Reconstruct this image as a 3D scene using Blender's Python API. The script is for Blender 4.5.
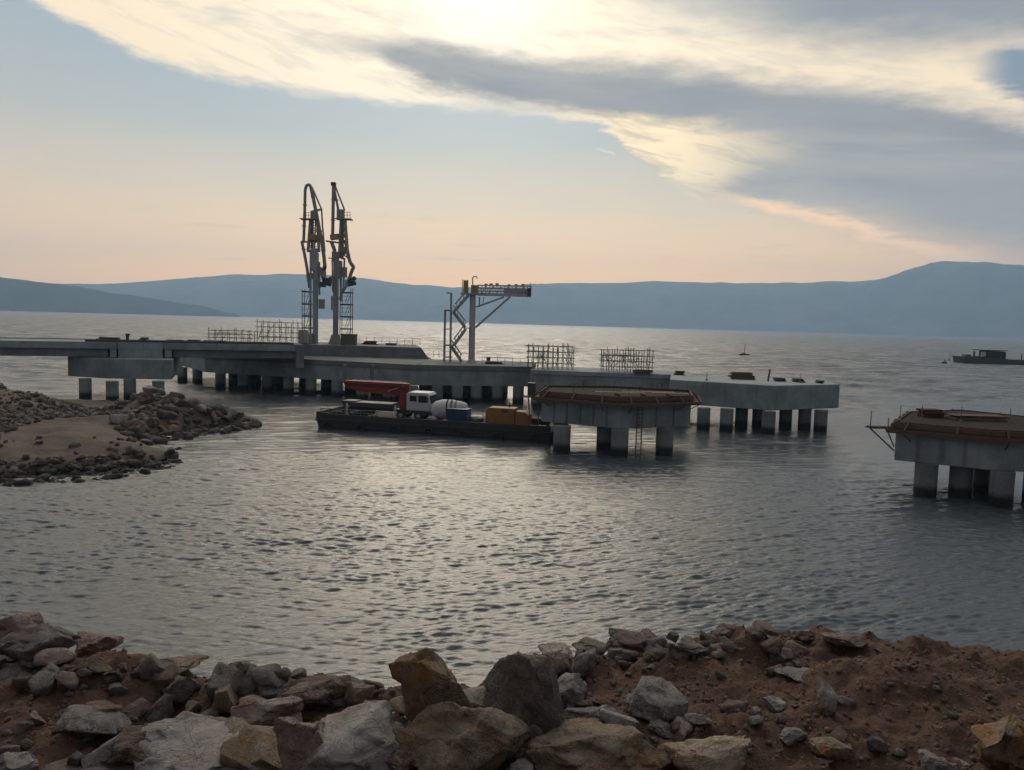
import bpy, bmesh, math, random
import numpy as np
from mathutils import Vector, Matrix

random.seed(7)
rng = np.random.default_rng(7)
scene = bpy.context.scene
for o in list(bpy.data.objects):
    bpy.data.objects.remove(o)
COL = scene.collection

# ------------------------------------------------------------------ camera
CAM_H, F_PX = 12.0, 780.0
PITCH, ROLL = math.radians(4.58), math.radians(1.62)
_fw = np.array([0, math.cos(PITCH), -math.sin(PITCH)])
_u0 = np.array([0, math.sin(PITCH), math.cos(PITCH)])
_r0 = np.array([1.0, 0, 0])
_rt = math.cos(ROLL) * _r0 + math.sin(ROLL) * _u0
_up = -math.sin(ROLL) * _r0 + math.cos(ROLL) * _u0
cam_data = bpy.data.cameras.new("camera")
cam = bpy.data.objects.new("camera", cam_data)
COL.objects.link(cam)
cam_data.sensor_fit = 'HORIZONTAL'
cam_data.sensor_width = 36.0
cam_data.lens = 36.0 * F_PX / 1024.0
cam_data.clip_start = 0.1
cam_data.clip_end = 40000
mw = Matrix.Identity(4)
for i in range(3):
    mw[i][0], mw[i][1], mw[i][2] = _rt[i], _up[i], -_fw[i]
mw[2][3] = CAM_H
cam.matrix_world = mw
scene.camera = cam


def ray(x, y):
    return _fw + (x - 512) / F_PX * _rt - (y - 385) / F_PX * _up


def at(x, y, D):
    """world point seen at photo pixel (x, y), D metres ahead"""
    d = ray(x, y)
    return np.array([0, 0, CAM_H]) + d * (D / d[1])


def onz(x, y, z=0.0):
    """world point seen at photo pixel (x, y) on the level z"""
    d = ray(x, y)
    return np.array([0, 0, CAM_H]) + d * ((z - CAM_H) / d[2])


def azel(x, y):
    d = ray(x, y)
    d = d / np.linalg.norm(d)
    return math.degrees(math.atan2(d[0], d[1])), math.degrees(math.asin(d[2]))


# ------------------------------------------------------------------ view / engine
scene.render.engine = 'CYCLES'
scene.view_settings.view_transform = 'Standard'
scene.view_settings.look = 'None'
scene.view_settings.exposure = 0.0
scene.view_settings.gamma = 1.0
scene.view_settings.use_curve_mapping = False
scene.cycles.use_denoising = True
scene.cycles.max_bounces = 6
scene.cycles.diffuse_bounces = 3
scene.cycles.glossy_bounces = 3
scene.cycles.volume_bounces = 2
scene.cycles.caustics_reflective = False
scene.cycles.caustics_refractive = False
scene.cycles.sample_clamp_indirect = 4.0
scene.cycles.sample_clamp_direct = 12.0


def lin(r, g, b):
    f = lambda c: (c / 255 / 12.92) if c / 255 <= 0.04045 else ((c / 255 + 0.055) / 1.055) ** 2.4
    return (f(r), f(g), f(b), 1.0)


class NT:
    def __init__(s, tree):
        s.t = tree
        s.n = tree.nodes
        s.l = tree.links

    def put(s, sock, v):
        if v is None:
            return
        if hasattr(v, 'is_output'):
            s.l.new(v, sock)
        else:
            sock.default_value = v

    def node(s, typ, **kw):
        n = s.n.new(typ)
        for k, v in kw.items():
            setattr(n, k, v)
        return n

    def m(s, op, a, b=None, c=None):
        n = s.node('ShaderNodeMath', operation=op)
        for i, v in enumerate((a, b, c)):
            s.put(n.inputs[i], v)
        return n.outputs[0]

    def vm(s, op, a, b=None):
        n = s.node('ShaderNodeVectorMath', operation=op)
        s.put(n.inputs[0], a)
        s.put(n.inputs[1], b)
        return n.outputs['Value'] if op in ('DOT_PRODUCT', 'LENGTH') else n.outputs[0]

    def smooth(s, v, a, b, lo=0.0, hi=1.0):
        n = s.node('ShaderNodeMapRange', interpolation_type='SMOOTHSTEP')
        for i, q in enumerate((v, a, b, lo, hi)):
            s.put(n.inputs[i], q)
        return n.outputs[0]

    def lerp(s, v, a, b, lo, hi):
        n = s.node('ShaderNodeMapRange')
        for i, q in enumerate((v, a, b, lo, hi)):
            s.put(n.inputs[i], q)
        return n.outputs[0]

    def mix(s, f, a, b, mode='MIX'):
        n = s.node('ShaderNodeMix', data_type='RGBA', blend_type=mode)
        s.put(n.inputs[0], f)
        s.put(n.inputs[6], a)
        s.put(n.inputs[7], b)
        return n.outputs[2]

    def noise(s, vec, scale, detail=4, rough=0.55, dist=0.0, color=False):
        n = s.node('ShaderNodeTexNoise')
        s.put(n.inputs['Vector'], vec)
        n.inputs['Scale'].default_value = scale
        n.inputs['Detail'].default_value = detail
        n.inputs['Roughness'].default_value = rough
        n.inputs['Distortion'].default_value = dist
        return n.outputs['Color' if color else 'Fac']

    def ramp(s, v, stops):
        n = s.node('ShaderNodeValToRGB')
        s.put(n.inputs[0], v)
        e = n.color_ramp.elements
        while len(e) < len(stops):
            e.new(0.5)
        for el, (p, c) in zip(e, stops):
            el.position = p
            el.color = c if len(c) == 4 else (*c, 1)
        return n.outputs[0]

    def curve(s, v, pts):
        """piecewise smooth curve, both axes already in 0..1"""
        n = s.node('ShaderNodeFloatCurve')
        s.put(n.inputs['Value'], v)
        cm = n.mapping
        cm.use_clip = False
        c = cm.curves[0]
        while len(c.points) < len(pts):
            c.points.new(0.5, 0.5)
        pts = sorted(pts)
        for p, (x, y) in zip(c.points, pts):
            p.location = (x, y)
            p.handle_type = 'AUTO_CLAMPED'
        cm.update()
        return n.outputs[0]

    def xyz(s, x, y, z=0.0):
        n = s.node('ShaderNodeCombineXYZ')
        s.put(n.inputs[0], x)
        s.put(n.inputs[1], y)
        s.put(n.inputs[2], z)
        return n.outputs[0]


# ------------------------------------------------------------------ world: sunset sky with cloud sheets
SUN_AZ, SUN_EL = -3.0, 24.5          # degrees; azimuth clockwise from +Y
world = bpy.data.worlds.new("World")
scene.world = world
world.use_nodes = True
world.node_tree.nodes.clear()
W = NT(world.node_tree)
AZ0, AZS, EL0, ELS = -42.0, 84.0, -4.0, 60.0


def cpts(pix):
    out = []
    for x, y in pix:
        a, e = azel(x, y)
        out.append(((a - AZ0) / AZS, (e - EL0) / ELS))
    return out


dirv = W.node('ShaderNodeTexCoord').outputs['Generated']
sep = W.node('ShaderNodeSeparateXYZ')
W.put(sep.inputs[0], dirv)
dx, dy, dz = sep.outputs
az = W.m('MULTIPLY', W.m('ARCTAN2', dx, dy), 57.29578)
el = W.m('MULTIPLY', W.m('ARCSINE', dz), 57.29578)
# wind-drawn warping of the cloud edges
wv = W.xyz(W.m('MULTIPLY', az, 0.10), W.m('MULTIPLY', el, 0.34))
wn = W.noise(wv, 1.0, 6, 0.6)
wn2 = W.noise(W.vm('ADD', wv, (7.3, 2.1, 0.0)), 3.4, 6, 0.62)
warp = W.m('ADD', W.m('MULTIPLY', W.m('SUBTRACT', wn, 0.5), 2.2), W.m('MULTIPLY', W.m('SUBTRACT', wn2, 0.5), 1.3))
elw = W.m('ADD', el, warp)
azw = W.m('ADD', az, W.m('MULTIPLY', W.m('SUBTRACT', wn2, 0.5), 2.0))
an = W.m('DIVIDE', W.m('SUBTRACT', azw, AZ0), AZS)


def elcurve(pix):
    return W.m('ADD', W.m('MULTIPLY', W.curve(an, cpts(pix)), ELS), EL0)


def above(c, soft, off=0.0, e=None):
    if hasattr(soft, 'is_output'):
        return W.smooth(W.m('DIVIDE', W.m('SUBTRACT', e or elw, c), soft), -1.0, 1.0)
    return W.smooth(W.m('SUBTRACT', e or elw, c), off - soft, off + soft)


def below(c, soft, off=0.0, e=None):
    return W.smooth(W.m('SUBTRACT', c, e or elw), off - soft, off + soft)


mul = lambda *a: a[0] if len(a) == 1 else W.m('MULTIPLY', a[0], mul(*a[1:]))

cl_low = elcurve([(-140, -240), (-60, -80), (30, -2), (60, 18), (105, 38), (150, 60), (185, 73), (250, 86), (330, 97),
                  (400, 103), (470, 109), (530, 113), (570, 118), (600, 124), (625, 142), (640, 160), (670, 177), (710, 188),
                  (740, 200), (800, 214), (860, 229), (900, 243), (970, 260), (1024, 270), (1160, 290)])
lens_lo = elcurve([(330, 48), (370, 55), (400, 70), (430, 86), (460, 97), (500, 105), (560, 113), (600, 121), (640, 200), (700, 300), (1160, 330)])
lens_hi = elcurve([(330, 49), (370, 46), (400, 44), (450, 50), (500, 58), (560, 66), (620, 66), (680, 72), (740, 82), (800, 88),
                   (860, 92), (920, 100), (980, 112), (1024, 124), (1160, 160)])
top_lo = elcurve([(300, -330), (480, -130), (560, -40), (600, -14), (640, 4), (700, 22), (760, 35), (830, 42), (900, 44), (1024, 45), (1160, 50)])
p2_lo = elcurve([(560, 118), (598, 124), (625, 141), (640, 158), (670, 176), (710, 187), (740, 176), (800, 160), (850, 151), (900, 148)])
p2_hi = elcurve([(560, 119), (598, 118), (640, 121), (700, 129), (760, 138), (820, 146), (850, 150), (900, 150)])
hole_lo = elcurve([(930, 62), (960, 70), (985, 82), (1024, 86), (1160, 92)])
hole_hi = elcurve([(930, 68), (960, 70), (985, 60), (1024, 57), (1160, 50)])
st_c = elcurve([(650, 170), (720, 192), (780, 208), (840, 224), (890, 242), (950, 256), (1000, 262)])
ct_c = elcurve([(560, 138), (585, 145), (607, 151), (650, 163)])

# clear sky by elevation
ramp_in = W.m('DIVIDE', W.m('ADD', el, W.m('MULTIPLY', W.m('SUBTRACT', wn, 0.5), 1.6)), 60.0)
sky_r = W.ramp(ramp_in, [(0.0, (2.05, 0.97, 0.24)), (0.045, (2.1, 1.05, 0.28)), (0.085, (1.75, 1.02, 0.40)), (0.14, (1.02, 0.79, 0.51)),
                         (0.21, (0.52, 0.56, 0.53)), (0.30, lin(150, 178, 194)), (0.40, lin(134, 167, 193)), (1.0, lin(120, 140, 160))])
# the left of the bay is cooler, the warmth gathers under the sun
cool = W.smooth(az, -14.0, -40.0)
sky_r = W.mix(mul(cool, 0.25), sky_r, (0.85, 0.66, 0.50, 1))
warmr = mul(W.smooth(az, 10.0, 36.0), W.smooth(el, 9.0, 2.0))
sky_r = W.mix(mul(warmr, 0.5), sky_r, (1.25, 0.70, 0.38, 1))
nish = W.node('ShaderNodeTexSky', sky_type='NISHITA')
nish.sun_disc = False
nish.sun_elevation = math.radians(SUN_EL)
nish.sun_rotation = math.radians(SUN_AZ)
nish.dust_density = 3.0
sky_r = W.mix(0.08, sky_r, W.vm('MULTIPLY', nish.outputs[0], (0.06, 0.06, 0.06)))
# glow round the veiled sun
sd = (math.sin(math.radians(SUN_AZ)) * math.cos(math.radians(SUN_EL)), math.cos(math.radians(SUN_AZ)) * math.cos(math.radians(SUN_EL)), math.sin(math.radians(SUN_EL)))
ang = W.m('MULTIPLY', W.m('ARCCOSINE', W.m('MINIMUM', W.vm('DOT_PRODUCT', dirv, sd), 0.99999)), 57.29578)
glow = W.smooth(ang, 26.0, 1.0)
core = W.smooth(ang, 8.5, 0.5)
# grey cloud body
stv = W.xyz(W.m('MULTIPLY', az, 0.06), W.m('MULTIPLY', el, 0.30), 3.0)
sn = W.noise(stv, 1.0, 6, 0.6)
grey = W.mix(W.smooth(sn, 0.25, 0.75), lin(148, 148, 151), lin(168, 165, 162))
grey = W.mix(W.smooth(el, 12.0, 3.0), grey, lin(190, 176, 164))
gst = W.noise(W.xyz(W.m('MULTIPLY', az, 0.045), W.m('ADD', W.m('MULTIPLY', el, 0.42), W.m('MULTIPLY', az, 0.05)), 11.0), 1.3, 6, 0.58)
grey = W.mix(mul(W.smooth(gst, 0.45, 0.68), 0.55), grey, lin(196, 188, 177))
# lit cloud sheet
lit = W.mix(glow, (1.22, 0.98, 0.66, 1), (1.46, 1.26, 0.93, 1))
lit = W.mix(W.smooth(W.noise(W.vm('ADD', stv, (0, 9, 0)), 1.8, 6, 0.65), 0.52, 0.85), lit, (0.80, 0.72, 0.61, 1))
fil = W.noise(W.xyz(W.m('MULTIPLY', az, 0.16), W.m('ADD', W.m('MULTIPLY', el, 0.95), W.m('MULTIPLY', az, 0.22)), 5.0), 1.5, 7, 0.62, 0.4)
lit = W.mix(mul(W.smooth(fil, 0.46, 0.68), 0.34), lit, (0.70, 0.65, 0.57, 1))
lit = W.mix(core, lit, (1.5, 1.4, 1.2, 1))
cl_soft = W.smooth(az, 12.0, 21.0, 0.5, 2.3)
cl_mask = W.smooth(W.m('DIVIDE', W.m('SUBTRACT', elw, cl_low), cl_soft), -0.8, 1.3)
lens = mul(above(lens_lo, 0.8), below(lens_hi, 1.0, -0.3))
top = above(top_lo, 2.0)
p2 = mul(above(p2_lo, W.smooth(az, 9.0, 17.0, 0.4, 1.6)), below(p2_hi, 0.8, -0.2), W.smooth(az, 24.0, 9.0))
hole = mul(above(hole_lo, 0.4, -0.3), below(hole_hi, 0.4, -0.3), W.smooth(az, 28.5, 31.5))
cloudcol = W.mix(lens, lit, grey)
topgrey = W.mix(W.smooth(ang, 10.0, 24.0), lin(222, 214, 200), W.mix(sn, lin(142, 148, 156), lin(160, 162, 164)))
cloudcol = W.mix(top, cloudcol, topgrey)
sky = W.mix(cl_mask, sky_r, cloudcol)
p2col = W.mix(W.smooth(fil, 0.42, 0.66), (1.55, 1.2, 0.70, 1), (1.0, 0.78, 0.50, 1))
sky = W.mix(mul(p2, 0.95), sky, p2col)
sky = W.mix(mul(hole, 0.95), sky, lin(128, 148, 166))
streak = mul(W.smooth(W.m('ABSOLUTE', W.m('SUBTRACT', elw, st_c)), 0.75, 0.0), W.smooth(az, 13.0, 18.0), W.smooth(az, 33.0, 27.0))
sky = W.mix(mul(streak, 0.85), sky, (1.65, 1.02, 0.52, 1))
wisps = mul(W.smooth(W.noise(W.xyz(W.m('MULTIPLY', az, 0.09), W.m('MULTIPLY', el, 0.9), 8.0), 1.6, 5, 0.6), 0.58, 0.72), W.smooth(el, 9.0, 6.0), W.smooth(el, 1.5, 3.0))
sky = W.mix(mul(wisps, 0.25), sky, lin(240, 205, 175))
ctl = mul(W.smooth(W.m('ABSOLUTE', W.m('SUBTRACT', el, ct_c)), 0.13, 0.02), W.smooth(az, 5.3, 6.3), W.smooth(az, 7.0, 6.8))
sky = W.mix(ctl, sky, lin(250, 238, 222))
# overhead and behind: broken cloud, brightened to light water and front faces
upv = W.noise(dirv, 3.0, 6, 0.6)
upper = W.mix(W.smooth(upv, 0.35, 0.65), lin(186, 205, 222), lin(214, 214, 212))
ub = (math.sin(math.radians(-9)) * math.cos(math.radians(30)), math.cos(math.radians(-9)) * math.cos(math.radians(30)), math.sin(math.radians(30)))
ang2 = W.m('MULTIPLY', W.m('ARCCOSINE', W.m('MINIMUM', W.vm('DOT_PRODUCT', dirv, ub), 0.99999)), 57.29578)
upper = W.mix(W.smooth(ang2, 44.0, 5.0), upper, (4.0, 3.55, 3.0, 1))  # bright patch above the view, added to brighten the water
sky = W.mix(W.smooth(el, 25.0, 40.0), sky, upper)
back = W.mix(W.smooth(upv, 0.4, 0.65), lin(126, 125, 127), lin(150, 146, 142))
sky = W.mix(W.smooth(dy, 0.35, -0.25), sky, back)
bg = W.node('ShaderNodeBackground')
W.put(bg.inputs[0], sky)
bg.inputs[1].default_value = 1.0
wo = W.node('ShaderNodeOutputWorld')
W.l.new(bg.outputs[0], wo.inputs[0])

# ------------------------------------------------------------------ sun, veiled by cloud
sl = bpy.data.lights.new("sun", 'SUN')
sl.energy = 0.8
sl.angle = math.radians(28)
sl.color = (1.0, 0.86, 0.66)
sun = bpy.data.objects.new("sun", sl)
COL.objects.link(sun)
sun.rotation_euler = Vector(sd).to_track_quat('Z', 'Y').to_euler()
sun.location = (0, 0, 60)


# ------------------------------------------------------------------ helpers
def vnoise(p, seed=0):
    p = np.asarray(p, float)
    i = np.floor(p).astype(np.int64)
    f = p - i
    f = f * f * (3 - 2 * f)
    r = 0

    def h(ix, iy, iz):
        n = (ix * 374761393 + iy * 668265263 + iz * 2147483647 + seed * 974634777) & 0xFFFFFFFF
        n = ((n ^ (n >> 13)) * 1274126177) & 0xFFFFFFFF
        n = n ^ (n >> 16)
        return (n & 0xFFFF) / 65535.0
    for a in (0, 1):
        for b in (0, 1):
            for c in (0, 1):
                w = (f[:, 0] if a else 1 - f[:, 0]) * (f[:, 1] if b else 1 - f[:, 1]) * (f[:, 2] if c else 1 - f[:, 2])
                r = r + w * h(i[:, 0] + a, i[:, 1] + b, i[:, 2] + c)
    return r * 2 - 1


def fbm(p, octs=4, seed=0, gain=0.5):
    p = np.asarray(p, float)
    t, a = 0, 1.0
    for k in range(octs):
        t = t + a * vnoise(p * (2.03 ** k) + 17.3 * k, seed + k)
        a *= gain
    return t


def tag(o, label=None, cat=None, group=None, kind=None):
    if label:
        o['label'] = label
    if cat:
        o['category'] = cat
    if group:
        o['group'] = group
    if kind:
        o['kind'] = kind
    return o


def thing(name, label, cat, loc=(0, 0, 0), group=None):
    o = bpy.data.objects.new(name, None)
    o.empty_display_size = 0.3
    COL.objects.link(o)
    o.location = [float(c) for c in loc]
    return tag(o, label, cat, group)


def mesh_obj(name, verts, faces, mat=None, parent=None, smooth=False):
    me = bpy.data.meshes.new(name)
    if isinstance(verts, np.ndarray):
        nv, nf = len(verts), len(faces)
        me.vertices.add(nv)
        me.vertices.foreach_set('co', verts.astype(np.float32).ravel())
        k = faces.shape[1]
        me.loops.add(nf * k)
        me.loops.foreach_set('vertex_index', faces.astype(np.int32).ravel())
        me.polygons.add(nf)
        me.polygons.foreach_set('loop_start', np.arange(0, nf * k, k, dtype=np.int32))
        me.update(calc_edges=True)
    else:
        me.from_pydata([tuple(map(float, v)) for v in verts], [], faces)
        me.update()
    if smooth:
        me.polygons.foreach_set('use_smooth', np.ones(len(me.polygons), dtype=bool))
    if mat:
        me.materials.append(mat)
    o = bpy.data.objects.new(name, me)
    COL.objects.link(o)
    if parent:
        o.parent = parent
    return o


class MB:
    """collects solids and links them as ONE mesh; off = origin of the thing when points are in world space"""

    def __init__(s, off=(0, 0, 0)):
        s.v, s.f, s.sm = [], [], False
        s.off = np.array([float(c) for c in off])

    def add(s, v, f):
        o = len(s.v)
        s.v += [np.asarray(q, float) - s.off for q in v]
        s.f += [tuple(i + o for i in q) for q in f]
        return s

    def box(s, c, size, rz=0.0, rx=0.0, ry=0.0):
        a, b, h = [q / 2 for q in size]
        R = np.array((Matrix.Rotation(rz, 3, 'Z') @ Matrix.Rotation(ry, 3, 'Y') @ Matrix.Rotation(rx, 3, 'X')))
        vs = [np.asarray(c, float) + R @ np.array([x * a, y * b, z * h]) for z in (-1, 1) for y in (-1, 1) for x in (-1, 1)]
        return s.add(vs, [(0, 2, 3, 1), (4, 5, 7, 6), (0, 1, 5, 4), (2, 6, 7, 3), (0, 4, 6, 2), (1, 3, 7, 5)])

    def frame(s, a, b):
        d = np.asarray(b, float) - np.asarray(a, float)
        L = np.linalg.norm(d)
        d = d / max(L, 1e-9)
        h = np.array([0, 0, 1.0]) if abs(d[2]) < 0.95 else np.array([0, 1.0, 0])
        p = np.cross(d, h)
        p /= np.linalg.norm(p)
        q = np.cross(p, d)
        return d, p, q

    def bar(s, a, b, w, h=None):
        h = h or w
        a, b = np.asarray(a, float), np.asarray(b, float)
        d, p, q = s.frame(a, b)
        vs = [e + p * w / 2 * i + q * h / 2 * j for e in (a, b) for (i, j) in ((-1, -1), (1, -1), (1, 1), (-1, 1))]
        return s.add(vs, [(3, 2, 1, 0), (4, 5, 6, 7), (0, 1, 5, 4), (1, 2, 6, 5), (2, 3, 7, 6), (3, 0, 4, 7)])

    def tube(s, a, b, r, n=10, r2=None):
        r2 = r if r2 is None else r2
        a, b = np.asarray(a, float), np.asarray(b, float)
        d, p, q = s.frame(a, b)
        vs = []
        for e, rr in ((a, r), (b, r2)):
            for k in range(n):
                t = 2 * math.pi * k / n
                vs.append(e + rr * (math.cos(t) * p + math.sin(t) * q))
        fs = [(k, (k + 1) % n, n + (k + 1) % n, n + k) for k in range(n)]
        fs += [tuple(range(n - 1, -1, -1)), tuple(range(n, 2 * n))]
        return s.add(vs, fs)

    def path(s, pts, r, n=8):
        for a, b in zip(pts[:-1], pts[1:]):
            s.tube(a, b, r, n)
        for p in pts[1:-1]:
            s.ball(p, r * 1.08)
        return s

    def ball(s, c, r, n=8, sx=1, sy=1, sz=1):
        vs, fs = [], []
        m = max(4, n // 2)
        for i in range(m + 1):
            ph = math.pi * i / m
            for k in range(n):
                t = 2 * math.pi * k / n
                vs.append(np.asarray(c, float) + r * np.array([sx * math.sin(ph) * math.cos(t), sy * math.sin(ph) * math.sin(t), sz * math.cos(ph)]))
        for i in range(m):
            for k in range(n):
                fs.append((i * n + k, (i + 1) * n + k, (i + 1) * n + (k + 1) % n, i * n + (k + 1) % n))
        return s.add(vs, fs)

    def lathe(s, a, b, prof, n=24):
        """profile [(t 0..1 along a->b, radius)]"""
        a, b = np.asarray(a, float), np.asarray(b, float)
        d, p, q = s.frame(a, b)
        vs = []
        for t, r in prof:
            for k in range(n):
                w = 2 * math.pi * k / n
                vs.append(a + (b - a) * t + r * (math.cos(w) * p + math.sin(w) * q))
        m = len(prof)
        fs = [(i * n + k, i * n + (k + 1) % n, (i + 1) * n + (k + 1) % n, (i + 1) * n + k) for i in range(m - 1) for k in range(n)]
        fs += [tuple(range(n - 1, -1, -1)), tuple(range((m - 1) * n, m * n))]
        return s.add(vs, fs)

    def prism(s, poly, z0, z1, poly2=None):
        n = len(poly)
        p2 = poly2 or poly
        vs = [(p[0], p[1], z0) for p in poly] + [(p[0], p[1], z1) for p in p2]
        fs = [(k, (k + 1) % n, n + (k + 1) % n, n + k) for k in range(n)]
        fs += [tuple(range(n - 1, -1, -1)), tuple(range(n, 2 * n))]
        return s.add(vs, fs)

    def slab(s, prof, y0, y1):
        """XZ outline pulled from y0 to y1"""
        n = len(prof)
        vs = [(p[0], y0, p[1]) for p in prof] + [(p[0], y1, p[1]) for p in prof]
        fs = [(k, n + k, n + (k + 1) % n, (k + 1) % n) for k in range(n)]
        fs += [tuple(range(n)), tuple(range(2 * n - 1, n - 1, -1))]
        return s.add(vs, fs)

    def build(s, name, mat, parent=None, bevel=0.0, smooth=False, recalc=True):
        o = mesh_obj(name, s.v, s.f, mat, parent, smooth)
        if recalc:
            bm = bmesh.new()
            bm.from_mesh(o.data)
            bmesh.ops.recalc_face_normals(bm, faces=bm.faces)
            bm.to_mesh(o.data)
            bm.free()
        if bevel:
            md = o.modifiers.new('bevel', 'BEVEL')
            md.width = bevel
            md.segments = 2
            md.limit_method = 'ANGLE'
        if smooth:
            o.data.shade_smooth()
            try:
                bm = bmesh.new()
                bm.from_mesh(o.data)
                for e in bm.edges:
                    if len(e.link_faces) == 2 and e.calc_face_angle(0) > 0.7:
                        e.smooth = False
                bm.to_mesh(o.data)
                bm.free()
            except Exception:
                pass
        return o


def ccw(poly):
    a = sum(p[0] * q[1] - q[0] * p[1] for p, q in zip(poly, poly[1:] + poly[:1]))
    return poly if a > 0 else poly[::-1]


def offset(poly, d):
    """outward offset of a convex ccw polygon"""
    n = len(poly)
    out = []
    for k in range(n):
        a, b, c = [np.array(poly[(k + j) % n][:2], float) for j in (-1, 0, 1)]
        e1 = (b - a) / np.linalg.norm(b - a)
        e2 = (c - b) / np.linalg.norm(c - b)
        n1, n2 = np.array([e1[1], -e1[0]]), np.array([e2[1], -e2[0]])
        bis = n1 + n2
        out.append(tuple(b + bis * d / (bis @ n1)))
    return out


# ------------------------------------------------------------------ materials
def principled(name):
    m = bpy.data.materials.new(name)
    m.use_nodes = True
    t = NT(m.node_tree)
    b = m.node_tree.nodes['Principled BSDF']
    return m, t, b


def bump(t, b, h, dist, strength=1.0):
    n = t.node('ShaderNodeBump')
    n.inputs['Strength'].default_value = strength
    n.inputs['Distance'].default_value = dist
    t.put(n.inputs['Height'], h)
    t.l.new(n.outputs[0], b.inputs['Normal'])


def wpos(t):
    return t.node('ShaderNodeNewGeometry').outputs['Position']


def mat_concrete(name, col, dark=0.6, wet=False):
    m, t, b = principled(name)
    p = wpos(t)
    c1 = tuple(c * dark for c in col)
    big = t.noise(p, 0.35, 5, 0.6)
    base = t.mix(t.smooth(big, 0.3, 0.7), (*c1, 1), (*col, 1))
    stv = t.vm('MULTIPLY', p, (1.6, 1.6, 0.12))
    run = t.smooth(t.noise(stv, 1.3, 5, 0.65), 0.52, 0.72)
    base = t.mix(t.m('MULTIPLY', run, 0.55), base, (col[0] * 0.45, col[1] * 0.43, col[2] * 0.40, 1))
    fine = t.noise(p, 6.0, 6, 0.7)
    base = t.mix(t.m('MULTIPLY', t.smooth(fine, 0.45, 0.75), 0.3), base, (col[0] * 1.25, col[1] * 1.25, col[2] * 1.22, 1))
    if wet:
        sp = t.node('ShaderNodeSeparateXYZ')
        t.put(sp.inputs[0], p)
        tide = t.smooth(t.m('ADD', sp.outputs[2], t.m('MULTIPLY', t.m('SUBTRACT', fine, 0.5), 0.5)), 1.15, 0.55)
        base = t.mix(tide, base, (0.025, 0.028, 0.024, 1))
    t.put(b.inputs['Base Color'], base)
    b.inputs['Roughness'].default_value = 0.9
    b.inputs['Specular IOR Level'].default_value = 0.2
    bump(t, b, t.noise(p, 9.0, 8, 0.7), 0.03, 0.6)
    return m


def mat_paint(name, col, rough=0.5, wear=(0.12, 0.08, 0.05), amount=0.35, metal=0.0, scale=2.5):
    m, t, b = principled(name)
    if rough > 0.7:
        b.inputs['Specular IOR Level'].default_value = 0.1
    p = t.node('ShaderNodeTexCoord').outputs['Object']
    w = t.smooth(t.noise(p, scale, 7, 0.68), 0.52, 0.70)
    d = t.noise(p, scale * 0.35, 4, 0.5)
    base = t.mix(d, tuple(c * 0.72 for c in col) + (1,), (*col, 1))
    base = t.mix(t.m('MULTIPLY', w, amount), base, (*wear, 1))
    t.put(b.inputs['Base Color'], base)
    t.put(b.inputs['Roughness'], t.lerp(d, 0, 1, rough - 0.1, min(1, rough + 0.2)))
    b.inputs['Metallic'].default_value = metal
    bump(t, b, t.noise(p, scale * 4, 6, 0.7), 0.01, 0.5)
    return m


def mat_rock(name, cols, stain=None, stain_amt=0.6):
    m, t, b = principled(name)
    oi = t.node('ShaderNodeObjectInfo')
    p = t.node('ShaderNodeTexCoord').outputs['Object']
    sc = t.node('ShaderNodeVectorMath', operation='SCALE')
    t.put(sc.inputs[0], (31.7, 17.3, 9.1))
    t.put(sc.inputs['Scale'], oi.outputs['Random'])
    q = t.vm('ADD', p, sc.outputs[0])
    n1 = t.noise(q, 1.3, 7, 0.65, 0.6)
    n2 = t.noise(q, 4.5, 8, 0.72)
    n3 = t.noise(q, 16.0, 6, 0.75)
    base = t.mix(t.smooth(n1, 0.32, 0.68), (*cols[0], 1), (*cols[1], 1))
    base = t.mix(t.m('MULTIPLY', t.smooth(n2, 0.5, 0.72), 0.7), base, (*cols[2], 1))
    if stain:
        s1 = t.smooth(t.noise(t.vm('ADD', q, (5.0, 3.0, 8.0)), 1.0, 6, 0.62, 0.8), 0.47, 0.63)
        base = t.mix(t.m('MULTIPLY', s1, stain_amt), base, (*stain, 1))
    # pale calcite veins, fractures
    vv = t.noise(t.vm('ADD', q, (2.0, 1.0, 4.0)), 2.2, 5, 0.6, 1.5)
    vein = t.smooth(t.m('ABSOLUTE', t.m('SUBTRACT', vv, 0.5)), 0.014, 0.003)
    base = t.mix(t.m('MULTIPLY', vein, 0.45), base, (0.34, 0.33, 0.31, 1))
    base = t.mix(t.m('MULTIPLY', t.smooth(n3, 0.52, 0.72), 0.45), base, tuple(c * 0.4 for c in cols[0]) + (1,))
    spz = t.node('ShaderNodeSeparateXYZ')
    t.put(spz.inputs[0], wpos(t))
    base = t.mix(t.m('MULTIPLY', t.smooth(spz.outputs[2], 0.55, 0.2), 0.75), base, (0.022, 0.021, 0.019, 1))
    val = t.node('ShaderNodeHueSaturation')
    t.put(val.inputs['Color'], base)
    t.put(val.inputs['Value'], t.lerp(oi.outputs['Random'], 0, 1, 0.72, 1.28))
    t.put(b.inputs['Base Color'], val.outputs[0])
    b.inputs['Roughness'].default_value = 0.9
    b.inputs['Specular IOR Level'].default_value = 0.3
    cr = t.smooth(t.m('ABSOLUTE', t.m('SUBTRACT', t.noise(q, 2.6, 4, 0.6, 1.0), 0.5)), 0.0, 0.025)
    h = t.m('ADD', t.m('MULTIPLY', n2, 1.0), t.m('ADD', t.m('MULTIPLY', n3, 0.45), t.m('MULTIPLY', cr, 0.25)))
    bump(t, b, h, 0.09, 0.9)
    return m


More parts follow.
